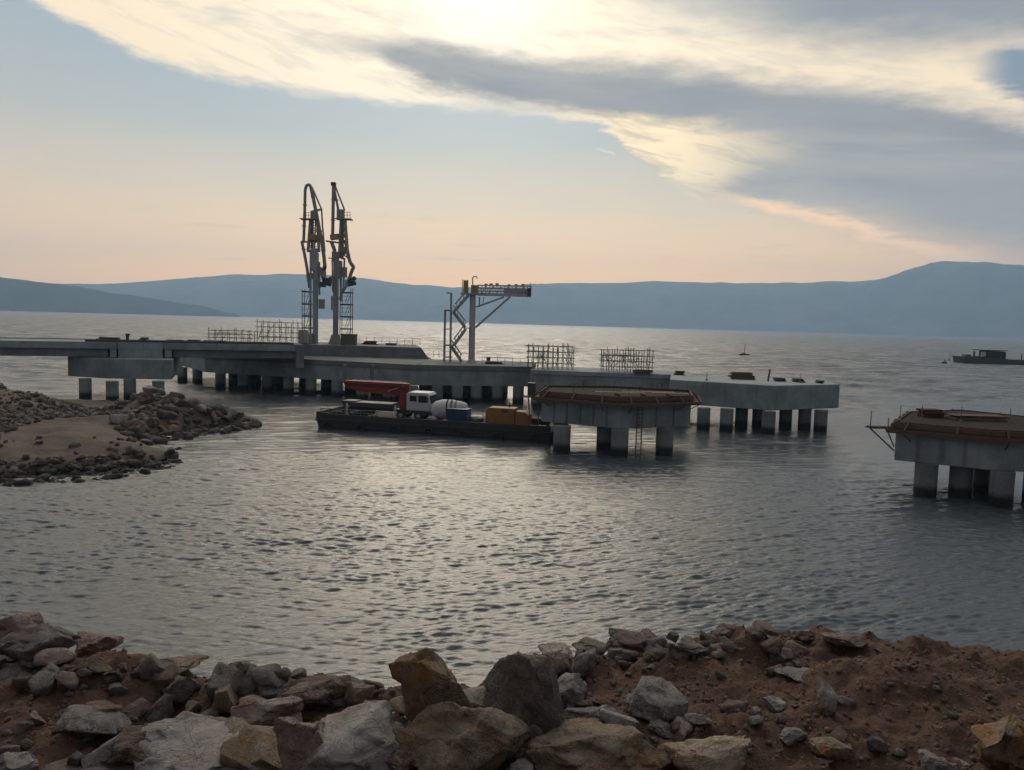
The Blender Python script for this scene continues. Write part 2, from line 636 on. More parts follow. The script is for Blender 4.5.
def mat_soil(name, cols, scale=1.0):
    m, t, b = principled(name)
    p = wpos(t)
    n1 = t.noise(p, 0.55 * scale, 6, 0.6)
    n2 = t.noise(p, 3.2 * scale, 8, 0.7)
    n3 = t.noise(p, 22.0 * scale, 5, 0.75)
    base = t.mix(t.smooth(n1, 0.33, 0.66), (*cols[0], 1), (*cols[1], 1))
    base = t.mix(t.m('MULTIPLY', t.smooth(n2, 0.5, 0.7), 0.75), base, (*cols[2], 1))
    base = t.mix(t.m('MULTIPLY', t.smooth(n3, 0.56, 0.7), 0.5), base, (*cols[3], 1))
    vo = t.node('ShaderNodeTexVoronoi')
    t.put(vo.inputs['Vector'], p)
    vo.inputs['Scale'].default_value = 14 * scale
    peb = t.m('MULTIPLY', t.smooth(vo.outputs['Distance'], 0.32, 0.15), t.smooth(n2, 0.45, 0.6))
    base = t.mix(t.m('MULTIPLY', peb, 0.6), base, (*cols[3], 1))
    spz = t.node('ShaderNodeSeparateXYZ')
    t.put(spz.inputs[0], p)
    base = t.mix(t.m('MULTIPLY', t.smooth(t.m('ADD', spz.outputs[2], t.m('MULTIPLY', n2, 0.3)), 0.65, 0.3), 0.7), base, (0.025, 0.021, 0.018, 1))
    t.put(b.inputs['Base Color'], base)
    b.inputs['Roughness'].default_value = 0.95
    b.inputs['Specular IOR Level'].default_value = 0.2
    h = t.m('ADD', t.m('MULTIPLY', n2, 1.2), t.m('ADD', t.m('MULTIPLY', n3, 0.35), t.m('MULTIPLY', peb, 0.25)))
    bump(t, b, h, 0.10 / scale, 0.9)
    return m


def mat_plain(name, col, rough=0.6, metal=0.0):
    m, t, b = principled(name)
    p = wpos(t)
    n = t.noise(p, 1.7, 6, 0.65)
    t.put(b.inputs['Base Color'], t.mix(n, tuple(c * 0.65 for c in col) + (1,), tuple(min(1, c * 1.25) for c in col) + (1,)))
    b.inputs['Roughness'].default_value = rough
    b.inputs['Metallic'].default_value = metal
    return m


M = {}
M['concrete'] = mat_concrete('concrete', (0.29, 0.325, 0.33))
M['concrete_pale'] = mat_concrete('concrete_pale', (0.32, 0.345, 0.345), 0.7)
M['deck_concrete'] = mat_concrete('deck_concrete', (0.19, 0.19, 0.185))
M['concrete_dark'] = mat_concrete('concrete_dark', (0.22, 0.215, 0.22))
M['pile'] = mat_concrete('pile_concrete', (0.25, 0.265, 0.265), 0.55, wet=True)
M['girder'] = mat_concrete('girder_concrete', (0.20, 0.215, 0.23))
M['steel'] = mat_paint('grey_steel', (0.34, 0.34, 0.335), 0.5, (0.12, 0.075, 0.05), 0.5)
M['arm_steel'] = mat_paint('arm_steel', (0.27, 0.26, 0.235), 0.5, (0.18, 0.12, 0.08), 0.6)
M['arm_blue'] = mat_paint('blue_grey_steel', (0.32, 0.36, 0.38), 0.5, (0.10, 0.08, 0.07), 0.35)
M['mauve_steel'] = mat_paint('primed_steel', (0.48, 0.44, 0.47), 0.5, (0.15, 0.11, 0.09), 0.35)
M['dark_steel'] = mat_paint('dark_steel', (0.045, 0.045, 0.05), 0.55, (0.09, 0.05, 0.035), 0.5)
M['tube'] = mat_paint('scaffold_tube', (0.17, 0.16, 0.155), 0.5, (0.14, 0.085, 0.055), 0.5)
M['yellow'] = mat_paint('faded_yellow', (0.34, 0.25, 0.09), 0.55, (0.12, 0.08, 0.05), 0.5)
M['olive'] = mat_paint('olive_sheet', (0.12, 0.11, 0.06), 0.7, (0.2, 0.17, 0.1), 0.5)
M['form_red'] = mat_paint('formwork_red', (0.10, 0.048, 0.038), 0.8, (0.06, 0.04, 0.03), 0.7, scale=0.9)
M['form_wood'] = mat_paint('formwork_timber', (0.15, 0.10, 0.075), 0.85, (0.07, 0.045, 0.035), 0.7, scale=1.2)
M['dark_boards'] = mat_paint('dark_boards', (0.028, 0.021, 0.018), 0.95, (0.055, 0.035, 0.026), 0.6, scale=1.2)
M['pale_wood'] = mat_paint('pale_plank', (0.42, 0.38, 0.33), 0.8, (0.2, 0.17, 0.13), 0.5, scale=1.2)
M['hull'] = mat_paint('barge_hull', (0.030, 0.027, 0.027), 0.6, (0.075, 0.04, 0.028), 0.75, scale=0.7)
M['deck'] = mat_paint('barge_deck', (0.085, 0.075, 0.068), 0.8, (0.07, 0.045, 0.03), 0.7, scale=0.8)
M['red'] = mat_paint('red_paint', (0.27, 0.02, 0.022), 0.45, (0.10, 0.02, 0.02), 0.45)
M['white'] = mat_paint('white_paint', (0.55, 0.555, 0.56), 0.45, (0.24, 0.2, 0.17), 0.5)
M['drum_white'] = mat_paint('drum_white', (0.58, 0.56, 0.55), 0.6, (0.26, 0.20, 0.17), 0.6, scale=1.4)
M['blue'] = mat_paint('blue_container', (0.025, 0.045, 0.12), 0.5, (0.06, 0.05, 0.05), 0.4)
M['orange'] = mat_paint('orange_machine', (0.33, 0.15, 0.022), 0.6, (0.10, 0.05, 0.03), 0.7, scale=1.3)
M['rubber'] = mat_plain('rubber', (0.02, 0.02, 0.021), 0.85)
M['glass'] = mat_plain('dark_glass', (0.015, 0.02, 0.024), 0.12)
M['brown_soil'] = mat_plain('material_heap', (0.06, 0.05, 0.045), 0.95)
M['rock_grey'] = mat_rock('rock_grey', [(0.125, 0.108, 0.102), (0.22, 0.196, 0.182), (0.325, 0.29, 0.265)], (0.15, 0.09, 0.062), 0.5)
M['rock_pale'] = mat_rock('rock_pale', [(0.21, 0.187, 0.176), (0.335, 0.303, 0.283), (0.45, 0.415, 0.38)], (0.215, 0.145, 0.105), 0.5)
M['rock_pink'] = mat_rock('rock_pink', [(0.18, 0.132, 0.118), (0.285, 0.22, 0.195), (0.38, 0.315, 0.28)], (0.15, 0.075, 0.052), 0.6)
M['rock_ochre'] = mat_rock('rock_ochre', [(0.18, 0.128, 0.09), (0.28, 0.212, 0.152), (0.38, 0.32, 0.25)], (0.27, 0.135, 0.042), 0.8)
M['rock_brown'] = mat_rock('rock_brown', [(0.10, 0.067, 0.051), (0.175, 0.122, 0.095), (0.26, 0.20, 0.168)], (0.125, 0.056, 0.035), 0.7)
M['rubble'] = mat_rock('rubble_rock', [(0.095, 0.075, 0.062), (0.22, 0.178, 0.148), (0.36, 0.31, 0.265)], (0.12, 0.07, 0.05), 0.6)
M['soil'] = mat_soil('red_soil', [(0.084, 0.046, 0.031), (0.13, 0.074, 0.050), (0.175, 0.114, 0.082), (0.26, 0.205, 0.17)])
M['spit_soil'] = mat_soil('spit_soil', [(0.115, 0.082, 0.062), (0.17, 0.132, 0.105), (0.15, 0.124, 0.104), (0.22, 0.19, 0.165)], 0.4)
m, t, b = principled('hill_scrub')
hn = t.smooth(t.noise(wpos(t), 0.0035, 8, 0.68), 0.35, 0.65)
t.put(b.inputs['Base Color'], t.mix(hn, (0.08, 0.09, 0.09, 1), (0.15, 0.15, 0.145, 1)))
b.inputs['Roughness'].default_value = 1.0
b.inputs['Specular IOR Level'].default_value = 0.0
M['hill'] = m
m, t, b = principled('headland_scrub')
hn = t.smooth(t.noise(wpos(t), 0.005, 8, 0.68), 0.3, 0.7)
t.put(b.inputs['Base Color'], t.mix(hn, (0.02, 0.03, 0.026, 1), (0.06, 0.068, 0.055, 1)))
b.inputs['Roughness'].default_value = 1.0
b.inputs['Specular IOR Level'].default_value = 0.0
M['headland'] = m

# water
m, t, b = principled('sea_water')
p = wpos(t)
b.inputs['Base Color'].default_value = (0.066, 0.075, 0.080, 1)
b.inputs['IOR'].default_value = 1.333
gust = t.noise(t.vm('MULTIPLY', p, (0.012, 0.03, 0.0)), 1.0, 4, 0.55)
dist = t.vm('LENGTH', p)
t.put(b.inputs['Roughness'], t.m('ADD', t.lerp(gust, 0.3, 0.7, 0.04, 0.13), t.m('MULTIPLY', t.smooth(dist, 50.0, 350.0), t.smooth(t.noise(t.vm('MULTIPLY', p, (0.7, 1.0, 1.0)), 0.11, 7, 0.72), 0.38, 0.62, 0.12, 0.55))))
w1 = t.noise(t.vm('MULTIPLY', p, (1.0, 2.0, 1.0)), 3.0, 5, 0.65)
w2 = t.noise(t.vm('MULTIPLY', p, (0.6, 1.3, 1.0)), 0.55, 6, 0.68)
w3 = t.noise(t.vm('MULTIPLY', p, (0.4, 1.0, 1.0)), 0.04, 4, 0.6)
dist = t.vm('LENGTH', p)
bn = t.node('ShaderNodeBump')
bn.inputs['Distance'].default_value = 0.10
t.put(bn.inputs['Height'], w1)
t.put(bn.inputs['Strength'], t.smooth(dist, 160.0, 30.0, 0.2, 0.4))
bn2 = t.node('ShaderNodeBump')
bn2.inputs['Distance'].default_value = 0.55
t.put(bn2.inputs['Height'], w2)
t.put(bn2.inputs['Strength'], t.smooth(dist, 50.0, 200.0, 0.0, 1.0))
t.l.new(bn.outputs[0], bn2.inputs['Normal'])
bn3 = t.node('ShaderNodeBump')
bn3.inputs['Distance'].default_value = 3.0
t.put(bn3.inputs['Height'], w3)
t.put(bn3.inputs['Strength'], t.smooth(dist, 200.0, 900.0, 0.0, 0.9))
t.l.new(bn2.outputs[0], bn3.inputs['Normal'])
t.l.new(bn3.outputs[0], b.inputs['Normal'])
M['sea'] = m


# ------------------------------------------------------------------ sea
def polar_grid(radii, angs):
    R, A = np.meshgrid(radii, angs, indexing='ij')
    n, k = R.shape
    idx = np.arange(n * k).reshape(n, k)
    f = np.stack([idx[:-1, :-1], idx[:-1, 1:], idx[1:, 1:], idx[1:, :-1]], -1).reshape(-1, 4)[:, ::-1]
    return R.ravel(), A.ravel(), f


rad = [9.0]
while rad[-1] < 9250:
    r = rad[-1]
    rad.append(r + max(0.05, r * (0.0016 if r < 70 else 0.0026 if r < 170 else 0.0026 + 0.02 * min(1, (r - 170) / 900))) if r > 24 else r + 0.4)
rad = np.array(rad)
half = 40
angs = np.radians(np.concatenate([np.linspace(-100, -half, 40)[:-1], np.linspace(-half, half, 1050), np.linspace(half, 100, 40)[1:]]))
R, A, faces = polar_grid(rad, angs)
X, Y = R * np.sin(A), R * np.cos(A)
Z = np.zeros_like(X)
step = np.interp(R, rad, np.gradient(rad))
near = R < 1500
wr = np.random.default_rng(11)
NW = 84
for k in range(NW):
    lam = 0.24 * (2.6 / 0.24) ** ((k + wr.random()) / NW)
    th = math.radians(-90 + 14) + wr.normal(0, 0.28)
    kk = 2 * math.pi / lam
    slope = 0.032 * (1.55 if lam < 0.5 else (0.85 if lam < 0.85 else (0.5 if lam < 1.4 else 0.42)))
    ph = wr.random() * 6.283
    amp = slope / kk
    att = np.clip((lam / step[near] - 2.0) / 2.2, 0, 1)
    arg = kk * (math.cos(th) * X[near] + math.sin(th) * Y[near]) + ph
    Z[near] += att * amp * (np.sin(arg) + 0.22 * np.cos(2 * arg))
# longer waves of the open bay, growing out of the sheltered water
for k in range(30):
    lam = 2.6 * (14.0 / 2.6) ** ((k + wr.random()) / 30)
    th = math.radians(-90 + 10) + wr.normal(0, 0.4)
    kk = 2 * math.pi / lam
    ph = wr.random() * 6.283
    att = np.clip((lam / step[near] - 2.0) / 2.0, 0, 1) * np.clip((R[near] - 60) / 120, 0, 1)
    Z[near] += att * 0.03 / kk * np.sin(kk * (math.cos(th) * X[near] + math.sin(th) * Y[near]) + ph)
# patches of livelier and calmer water
pat = fbm(np.stack([X * 0.07, Y * 0.045, np.zeros_like(X)], 1)[near], 4, 5, 0.65)
Z[near] *= np.clip(0.92 + 0.6 * pat, 0.4, 1.45)
sea = mesh_obj('water', np.stack([X, Y, Z], 1), faces, M['sea'], smooth=True)
tag(sea, kind='structure')

# ------------------------------------------------------------------ far hills
def ridge(name, pix, d_shore, d_top, d_back, az_pad, seed, rough):
    ax, hh = [], []
    for x, rel in pix:
        y = 308 + 0.0283 * x - rel
        a, e = azel(x, y)
        ax.append(a)
        hh.append(math.tan(math.radians(max(e, 0.0))) * d_top + (12 if rel > 0 else -30))
    angs = np.radians(np.linspace(ax[0] - az_pad[0], ax[-1] + az_pad[1], 900))
    rr = np.linspace(d_shore - 120, d_back, 60)
    R, A, f = polar_grid(rr, angs)
    H = np.interp(np.degrees(A), ax, hh)
    t_ = np.clip((R - d_shore) / (d_top - d_shore), 0, None)
    prof = np.where(t_ <= 1, np.sin(np.clip(t_, 0, 1) * math.pi / 2) ** 1.1, np.clip(1 - (t_ - 1) * 0.8, 0, 1))
    X, Y = R * np.sin(A), R * np.cos(A)
    nz = fbm(np.stack([X / 700, Y / 700, np.zeros_like(X)], 1), 5, seed)
    Z = H * prof * (1 + rough * nz * (1 - 0.96 * np.clip(prof, 0, 1) ** 1.5)) + (7 * nz + 5 * fbm(np.stack([X / 160, Y / 160, np.zeros_like(X)], 1), 3, seed + 40)) * prof
    Z = np.where(R < d_shore, -8, Z)
    o = mesh_obj(name, np.stack([X, Y, Z], 1), f, M['headland' if name == 'headland' else 'hill'], smooth=True)
    tag(o, kind='structure')


far = [(-400, 24), (-150, 28), (60, 25), (100, 26.5), (150, 31), (200, 34.7), (240, 39.5), (280, 42.5), (300, 42), (340, 41.6), (380, 39), (420, 34.5), (450, 32.5),
       (500, 36), (540, 40), (580, 42.5), (640, 43), (700, 45), (760, 45.5), (800, 46), (860, 48.5), (880, 52.5), (900, 58), (930, 65.5), (960, 69), (1000, 71.5), (1040, 72), (1160, 70), (1500, 60)]
ridge('hills', far, 6100, 7600, 9300, (12, 12), 3, 0.55)
near_h = [(-500, 20), (-150, 36), (-60, 34), (0, 30), (50, 26), (100, 21), (140, 16.5), (170, 12.5), (200, 7.5), (222, 3.0), (236, 0.5), (250, 0)]
ridge('headland', near_h, 4300, 4900, 5700, (10, 3), 9, 0.5)

# ------------------------------------------------------------------ haze
hb = MB().box((0, 3100, 390), (19600, 12600, 800))
haze = hb.build('haze', None)
hm = bpy.data.materials.new('haze')
hm.use_nodes = True
hm.node_tree.nodes.clear()
H = NT(hm.node_tree)
pv = H.node('ShaderNodeVolumePrincipled')
pv.inputs['Color'].default_value = (0.50, 0.73, 1.0, 1)
pv.inputs['Density'].default_value = 1.35e-4
pv.inputs['Anisotropy'].default_value = 0.4
ho = H.node('ShaderNodeOutputMaterial')
H.l.new(pv.outputs[0], ho.inputs['Volume'])
haze.data.materials.append(hm)
tag(haze, kind='stuff')

# ------------------------------------------------------------------ foreground bank
crest_pix = [(-300, 665), (-100, 665), (0, 664), (120, 668), (250, 676), (380, 688), (480, 684), (540, 662), (600, 648), (650, 640), (700, 637), (800, 638), (880, 641), (950, 645), (1024, 658), (1150, 662), (1350, 665)]
BZ = 7.4
cp = np.array([onz(x, y, BZ)[:2] for x, y in crest_pix])


def axis(lo, hi, a, b, fine, coarse):
    q = [lo]
    while q[-1] < hi:
        v = q[-1]
        q.append(v + (fine if a <= v < b else coarse))
    return np.array(q)


def bank_z(X, Y):
    yc = np.interp(X, cp[:, 0], cp[:, 1])
    bench = BZ + 0.0 * X
    bench = bench + np.clip(5.2 - Y, 0, 4.2) * 0.70
    past = Y - yc
    fall = np.where(past > -0.35, (np.sqrt((past + 0.35) ** 2 + 0.16) - 0.4) * 0.80, 0)
    z = bench - np.where(past > -0.35, fall, 0)
    P3 = np.stack([X, Y, np.zeros_like(X)], 1)
    z = z + 0.028 * np.abs(fbm(P3 * 7.5, 3, 25, 0.6)) + 0.05 * np.maximum(0, fbm(P3 * 2.1 + 9.0, 3, 27) - 0.25)
    rim = np.exp(-((past + 0.25) / 0.5) ** 2)
    z = z + 0.17 * fbm(P3 * 0.8, 3, 21) + 0.07 * fbm(P3 * 3.2, 5, 22, 0.62) + rim * 0.09 * (1 + fbm(P3 * 2.4, 3, 29))
    # earth mounds and a hollow of the right-hand bench
    z = z + 0.35 * np.exp(-((X - 5.0) / 1.1) ** 2 - ((Y - 9.6) / 0.55) ** 2) - 0.12 * np.exp(-((X - 3.1) / 0.8) ** 2 - ((Y - 9.0) / 0.6) ** 2)
    z = z + 0.12 * np.exp(-((X - 4.5) / 2.0) ** 2 - ((Y - 11.0) / 0.5) ** 2)
    return np.maximum(z, -3.0)


gx = axis(-70, 70, -9.5, 10.5, 0.05, 1.2)
gy = axis(-9, 30, 6.3, 13.2, 0.045, 0.5)
GX, GY = np.meshgrid(gx, gy, indexing='ij')
n_, k_ = GX.shape
idx = np.arange(n_ * k_).reshape(n_, k_)
gf = np.stack([idx[:-1, :-1], idx[1:, :-1], idx[1:, 1:], idx[:-1, 1:]], -1).reshape(-1, 4)
GZ = bank_z(GX.ravel(), GY.ravel())
ground = mesh_obj('ground', np.stack([GX.ravel(), GY.ravel(), GZ], 1), gf, M['soil'], smooth=True)
tag(ground, kind='structure')

# ------------------------------------------------------------------ left spit
coast = [onz(x, y, 0)[:2] for x, y in [(-560, 480), (-200, 480), (0, 477), (50, 475), (100, 472), (150, 465), (176, 459), (172, 454), (150, 449), (136, 444), (134, 439),
                                      (160, 435), (200, 429), (232, 424), (256, 419), (240, 413), (205, 408), (160, 404), (100, 401), (40, 400), (-120, 398), (-420, 394)]]
coast = np.array(coast)


def poly_sd(P, poly):
    d = np.full(len(P), 1e9)
    inside = np.zeros(len(P), bool)
    n = len(poly)
    for k in range(n):
        a, b = poly[k], poly[(k + 1) % n]
        e = b - a
        w = P - a
        t_ = np.clip((w @ e) / (e @ e), 0, 1)
        d = np.minimum(d, np.linalg.norm(w - t_[:, None] * e, axis=1))
        c = ((a[1] > P[:, 1]) != (b[1] > P[:, 1])) & (P[:, 0] < (b[0] - a[0]) * (P[:, 1] - a[1]) / (b[1] - a[1] + 1e-12) + a[0])
        inside ^= c
    return np.where(inside, d, -d)


mounds = [(*onz(-40, 400, 1.5)[:2], 8.5, 7, 2.7), (*onz(12, 410, 1.3)[:2], 5, 5, 0.9), (*onz(158, 412, 1.0)[:2], 3.2, 3.5, 2.1), (*onz(185, 418, 1.0)[:2], 4.0, 4.0, 1.1),
          (*onz(225, 418, 0.8)[:2], 3.0, 3.0, 0.6), (*onz(70, 428, 1.4)[:2], 6, 4, 0.5)]


def spit_z(X, Y):
    P2 = np.stack([X, Y], 1)
    d = poly_sd(P2, coast)
    z = np.where(d > 0, (1.5 - 1.05 * np.clip((Y - 76) / 16, 0, 1)) * (1 - np.exp(-d / 1.7)), d * 0.8)
    w = np.clip(d / 2.0, 0, 1)
    for mx, my, rx, ry, hh in mounds:
        z = z + w * hh * np.exp(-((X - mx) / rx) ** 2 - ((Y - my) / ry) ** 2)
    P3 = np.stack([X, Y, np.zeros_like(X)], 1)
    z = z + w * (0.25 * fbm(P3 * 0.3, 4, 31) + 0.10 * fbm(P3 * 1.3, 3, 33))
    return np.maximum(z, -2.5), d


sx = axis(-150, -20, -75, -22, 0.35, 1.5)
sy = axis(44, 122, 50, 112, 0.4, 1.0)
SX, SY = np.meshgrid(sx, sy, indexing='ij')
n_, k_ = SX.shape
idx = np.arange(n_ * k_).reshape(n_, k_)
sf = np.stack([idx[:-1, :-1], idx[1:, :-1], idx[1:, 1:], idx[:-1, 1:]], -1).reshape(-1, 4)
SZ, _ = spit_z(SX.ravel(), SY.ravel())
spit = mesh_obj('shore_terrain', np.stack([SX.ravel(), SY.ravel(), SZ], 1), sf, M['spit_soil'], smooth=True)
tag(spit, kind='structure')


# ------------------------------------------------------------------ rocks
def ico(sub):
    bm = bmesh.new()
    bmesh.ops.create_icosphere(bm, subdivisions=sub, radius=1.0)
    bm.verts.ensure_lookup_table()
    v = np.array([q.co[:] for q in bm.verts])
    f = np.array([[w.index for w in q.verts] for q in bm.faces])
    bm.free()
    return v, f


ICO = {k: ico(k) for k in (1, 2, 3, 4, 5)}


def rock_verts(seed, sub, facets=16, rough=0.06, sharp=0.5, squash=None):
    r = np.random.default_rng(seed)
    v, f = ICO[sub]
    v = v.copy()
    v += 0.25 * np.stack([vnoise(v * 1.1 + seed, seed + j) for j in range(3)], 1)
    for k in range(facets):
        n = r.normal(size=3)
        n /= np.linalg.norm(n)
        d = r.uniform(sharp - 0.14, sharp + 0.24)
        ex = np.maximum(0, v @ n - d)
        v = v - ex[:, None] * n * r.uniform(0.93, 1.0)
    nv = v / np.linalg.norm(v, axis=1)[:, None]
    # broken faces: every fracture cell is shifted and tilted a little
    nc = 34 if sub >= 4 else 12
    cc = r.normal(size=(nc, 3))
    cc = cc / np.linalg.norm(cc, axis=1)[:, None] * r.uniform(0.45, 0.8, (nc, 1))
    q0 = v + 0.10 * np.stack([vnoise(v * 3.1 + 3 * j, seed + 20 + j) for j in range(3)], 1)
    own = np.argmin(((q0[:, None, :] - cc[None]) ** 2).sum(2), axis=1)
    tilt_ = r.normal(size=(nc, 3)) * 0.17
    amp = r.normal(size=nc) * rough * 0.55
    v = v + nv * np.clip(amp[own] + ((v - cc[own]) * tilt_[own]).sum(1) * 0.8, -0.08, 0.07)[:, None]
    q = v * 2.1 + seed * 1.7
    v = v + nv * (rough * 0.55 * fbm(q, 4, seed, 0.6))[:, None]
    if sub >= 4:
        v = v + nv * (0.016 * fbm(q * 5, 4, seed + 5, 0.65))[:, None]
    lo, hi = v.min(0), v.max(0)
    v = (v - (lo + hi) / 2) / ((hi - lo) / 2)
    return v, f


def rock_obj(name, v, f, dims, mat):
    """verts baked to real size so the stone grain keeps its scale"""
    return mesh_obj(name, v * (np.array(dims) / 2), f, mat, smooth=True)


def boulder(xc, yb, w, h, mat, label, seed, depth=0.85, facets=16, rough=0.07, sink=0.14, tilt=0.0, group=None, lift=0.0, sub=5, sharp=0.5, rz=0.0, taper=0.0, lean=0.0):
    g = onz(xc, yb, BZ)
    for _ in range(6):
        z = float(bank_z(np.array([g[0]]), np.array([g[1]]))[0])
        g = onz(xc, yb, z + lift)
    D = g[1]
    s = math.hypot(D, CAM_H - g[2]) / F_PX
    W_ = w * s
    dp = W_ * depth
    Dc = D + dp * 0.32
    W_ *= Dc / D
    Hh = float(at(xc, yb - h, D + dp * 0.55)[2] - g[2])
    v, f = rock_verts(seed, sub, facets, rough, sharp)
    hgt = Hh * (1 + sink)
    tz = (v[:, 2] + 1) / 2
    v[:, 0] = v[:, 0] * (1 - taper * tz) + lean * tz
    v[:, 1] = v[:, 1] * (1 - 0.6 * taper * tz)
    o = rock_obj('boulder', v, f, (W_, dp, hgt), M[mat])
    o.location = (float(g[0]), float(Dc), float(g[2] + hgt / 2 - Hh * sink))
    o.rotation_euler = (0, tilt, rz)
    tag(o, label, 'boulder', group)
    return o


B = boulder
# left foreground
B(4, 655, 56, 50, 'rock_pink', 'reddish grey boulder cut by the left edge, behind the pointed grey one', 101)
B(28, 664, 66, 42, 'rock_grey', 'pointed grey faceted boulder on the crest at far left', 102)
B(88, 660, 54, 32, 'rock_brown', 'rounded brown boulder alone against the water at left', 103, tilt=-0.2)
B(165, 676, 56, 19, 'rock_brown', 'low wide brown boulder on the crest right of the rounded brown one', 104)
B(235, 678, 32, 16, 'rock_brown', 'small dark boulder on the left crest, outlined against the water', 105)
B(85, 742, 62, 36, 'rock_grey', 'greenish grey slab with a flat tilted top on the red soil at left', 106, tilt=0.25, sharp=0.48)
B(135, 770, 92, 54, 'rock_brown', 'big dark brown boulder with a flat ridge, behind the pale slab', 107)
B(192, 792, 150, 62, 'rock_pale', 'large pale bluish grey slab at the bottom left edge', 108, sharp=0.5, depth=0.6)
B(8, 785, 44, 36, 'rock_grey', 'grey boulder in the bottom left corner', 109)
B(72, 788, 90, 36, 'rock_pink', 'brownish pink low boulder on the bottom edge left of the pale slab', 110)
B(262, 736, 62, 46, 'rock_pink', 'pinkish grey blocky boulder above the beige one', 112)
B(228, 758, 62, 42, 'rock_ochre', 'beige boulder right of the dark brown ridge boulder', 111)
B(267, 697, 34, 22, 'rock_brown', 'small brown boulder on the crest above the pinkish blocky one', 113)
B(313, 714, 66, 42, 'rock_brown', 'dark brown and grey boulder on the crest left of the reddish one', 114)
B(358, 707, 28, 28, 'rock_ochre', 'reddish wedge shaped boulder left of the tall ochre boulder', 115)
B(262, 765, 46, 38, 'rock_ochre', 'beige brown boulder wedged left of the long slanting slab', 117)
B(298, 790, 58, 84, 'rock_pink', 'long slanting brownish slab leaning on the light angular boulder', 118, tilt=-0.5, sharp=0.45, depth=0.7)
B(352, 785, 104, 82, 'rock_pale', 'large light grey angular boulder at bottom centre left', 116)
B(438, 758, 104, 118, 'rock_ochre', 'tall ochre grey boulder standing up against the water in the centre', 627, sharp=0.55, depth=0.7, taper=0.3, lean=-0.2)
B(458, 790, 128, 94, 'rock_ochre', 'huge ochre stained block with dark underside at the bottom centre', 120, sharp=0.55, depth=0.7)
B(390, 735, 40, 30, 'rock_pink', 'small pinkish boulder at the foot of the tall ochre boulder', 122)
B(392, 782, 44, 38, 'rock_brown', 'dark boulder squeezed between the light angular boulder and the ochre block', 123)
B(529, 738, 94, 94, 'rock_grey', 'big bluish grey slab leaning right beside the huge ochre block', 121, sharp=0.5, depth=0.6, taper=0.4, lean=-0.25)
# centre right
B(566, 708, 42, 38, 'rock_grey', 'grey faceted boulder right of the big leaning slab', 130)
B(584, 727, 36, 22, 'rock_grey', 'small grey stone below the grey faceted boulder', 131)
B(607, 718, 20, 13, 'rock_pale', 'small pale stone left of the rounded grey boulder', 132)
B(659, 724, 56, 44, 'rock_grey', 'rounded grey boulder sitting alone on red soil right of centre', 133)
B(700, 727, 26, 17, 'rock_grey', 'small dark grey stone just right of the rounded grey boulder', 134)
B(666, 738, 32, 20, 'rock_grey', 'grey stone in front of the rounded grey boulder', 135)
B(600, 800, 128, 86, 'rock_ochre', 'wide rubbly ochre boulder at the bottom edge right of centre', 136, rough=0.10, sharp=0.66)
B(714, 790, 82, 62, 'rock_ochre', 'smooth beige boulder at the bottom edge right of the rubbly ochre one', 137)
B(670, 768, 26, 28, 'rock_brown', 'reddish stone between the two ochre boulders at the bottom', 138)
B(732, 742, 30, 20, 'rock_ochre', 'small beige stone above the smooth beige boulder', 139)
B(540, 775, 44, 42, 'rock_brown', 'dark brown boulder under the leaning grey slab', 140)
B(520, 790, 34, 30, 'rock_grey', 'small grey boulder low between the ochre block and rubbly boulder', 141)
B(640, 655, 58, 30, 'rock_pink', 'pinkish brown boulder on the crest, highest of the rubble right of centre', 142)
B(592, 652, 38, 15, 'rock_grey', 'flat grey crest boulder left of the pinkish brown one', 143)
B(690, 656, 32, 20, 'rock_grey', 'grey crest boulder right of the pinkish brown one', 144)
B(727, 638, 26, 16, 'rock_grey', 'dark grey stone poking above the crest into the water', 145)
B(556, 664, 34, 20, 'rock_pink', 'pinkish crest stone right of the big leaning slab', 146)
B(808, 645, 30, 17, 'rock_brown', 'dark boulder on the right crest against the water', 150)
B(850, 648, 44, 18, 'rock_brown', 'reddish earth covered boulder on the right crest beside the dark one', 151)
B(828, 715, 18, 36, 'rock_pale', 'pale upright pointed stone on the red soil at right', 152)
B(777, 711, 24, 17, 'rock_pale', 'light grey stone left of the pale upright one', 153)
B(757, 721, 13, 15, 'rock_grey', 'small upright grey stone on soil left of the light grey one', 154)
B(795, 745, 26, 20, 'rock_pale', 'light grey stone lying left of the beige egg shaped one', 155)
B(836, 760, 42, 28, 'rock_ochre', 'beige egg shaped stone on the red soil at right', 156)
B(950, 785, 44, 36, 'rock_pale', 'pale grey boulder on the bottom edge left of the corner boulder', 157)
B(1012, 785, 66, 74, 'rock_ochre', 'big beige grey boulder in the bottom right corner', 158)
B(810, 682, 50, 9, 'rock_grey', 'flat grey slab lying on the soil above the pale upright stone', 159, sub=4)
B(908, 712, 26, 12, 'rock_brown', 'brown stone half buried in the soil mound at right', 160, sub=4)
B(875, 792, 50, 24, 'rock_brown', 'low brown stone at the bottom edge between beige egg and pale boulder', 161, sub=4)

# rubble along both crests and over the bench: stones nobody could tell apart
protos = [rock_verts(300 + k, 3, 12, 0.09, 0.48) for k in range(14)]
pm = {}
for k, (v, f) in enumerate(protos):
    for mk in ('rock_grey', 'rock_pink', 'rock_brown', 'rock_ochre', 'rock_pale'):
        pm[(k, mk)] = None


STONES = []


def small_stone(k, mk, name):
    if pm[(k, mk)] is None:
        v, f = protos[k]
        o = mesh_obj(name, v * 0.5, f, M[mk])
        pm[(k, mk)] = o.data
        return o
    o = bpy.data.objects.new(name, pm[(k, mk)])
    COL.objects.link(o)
    return o


rs = random.Random(5)


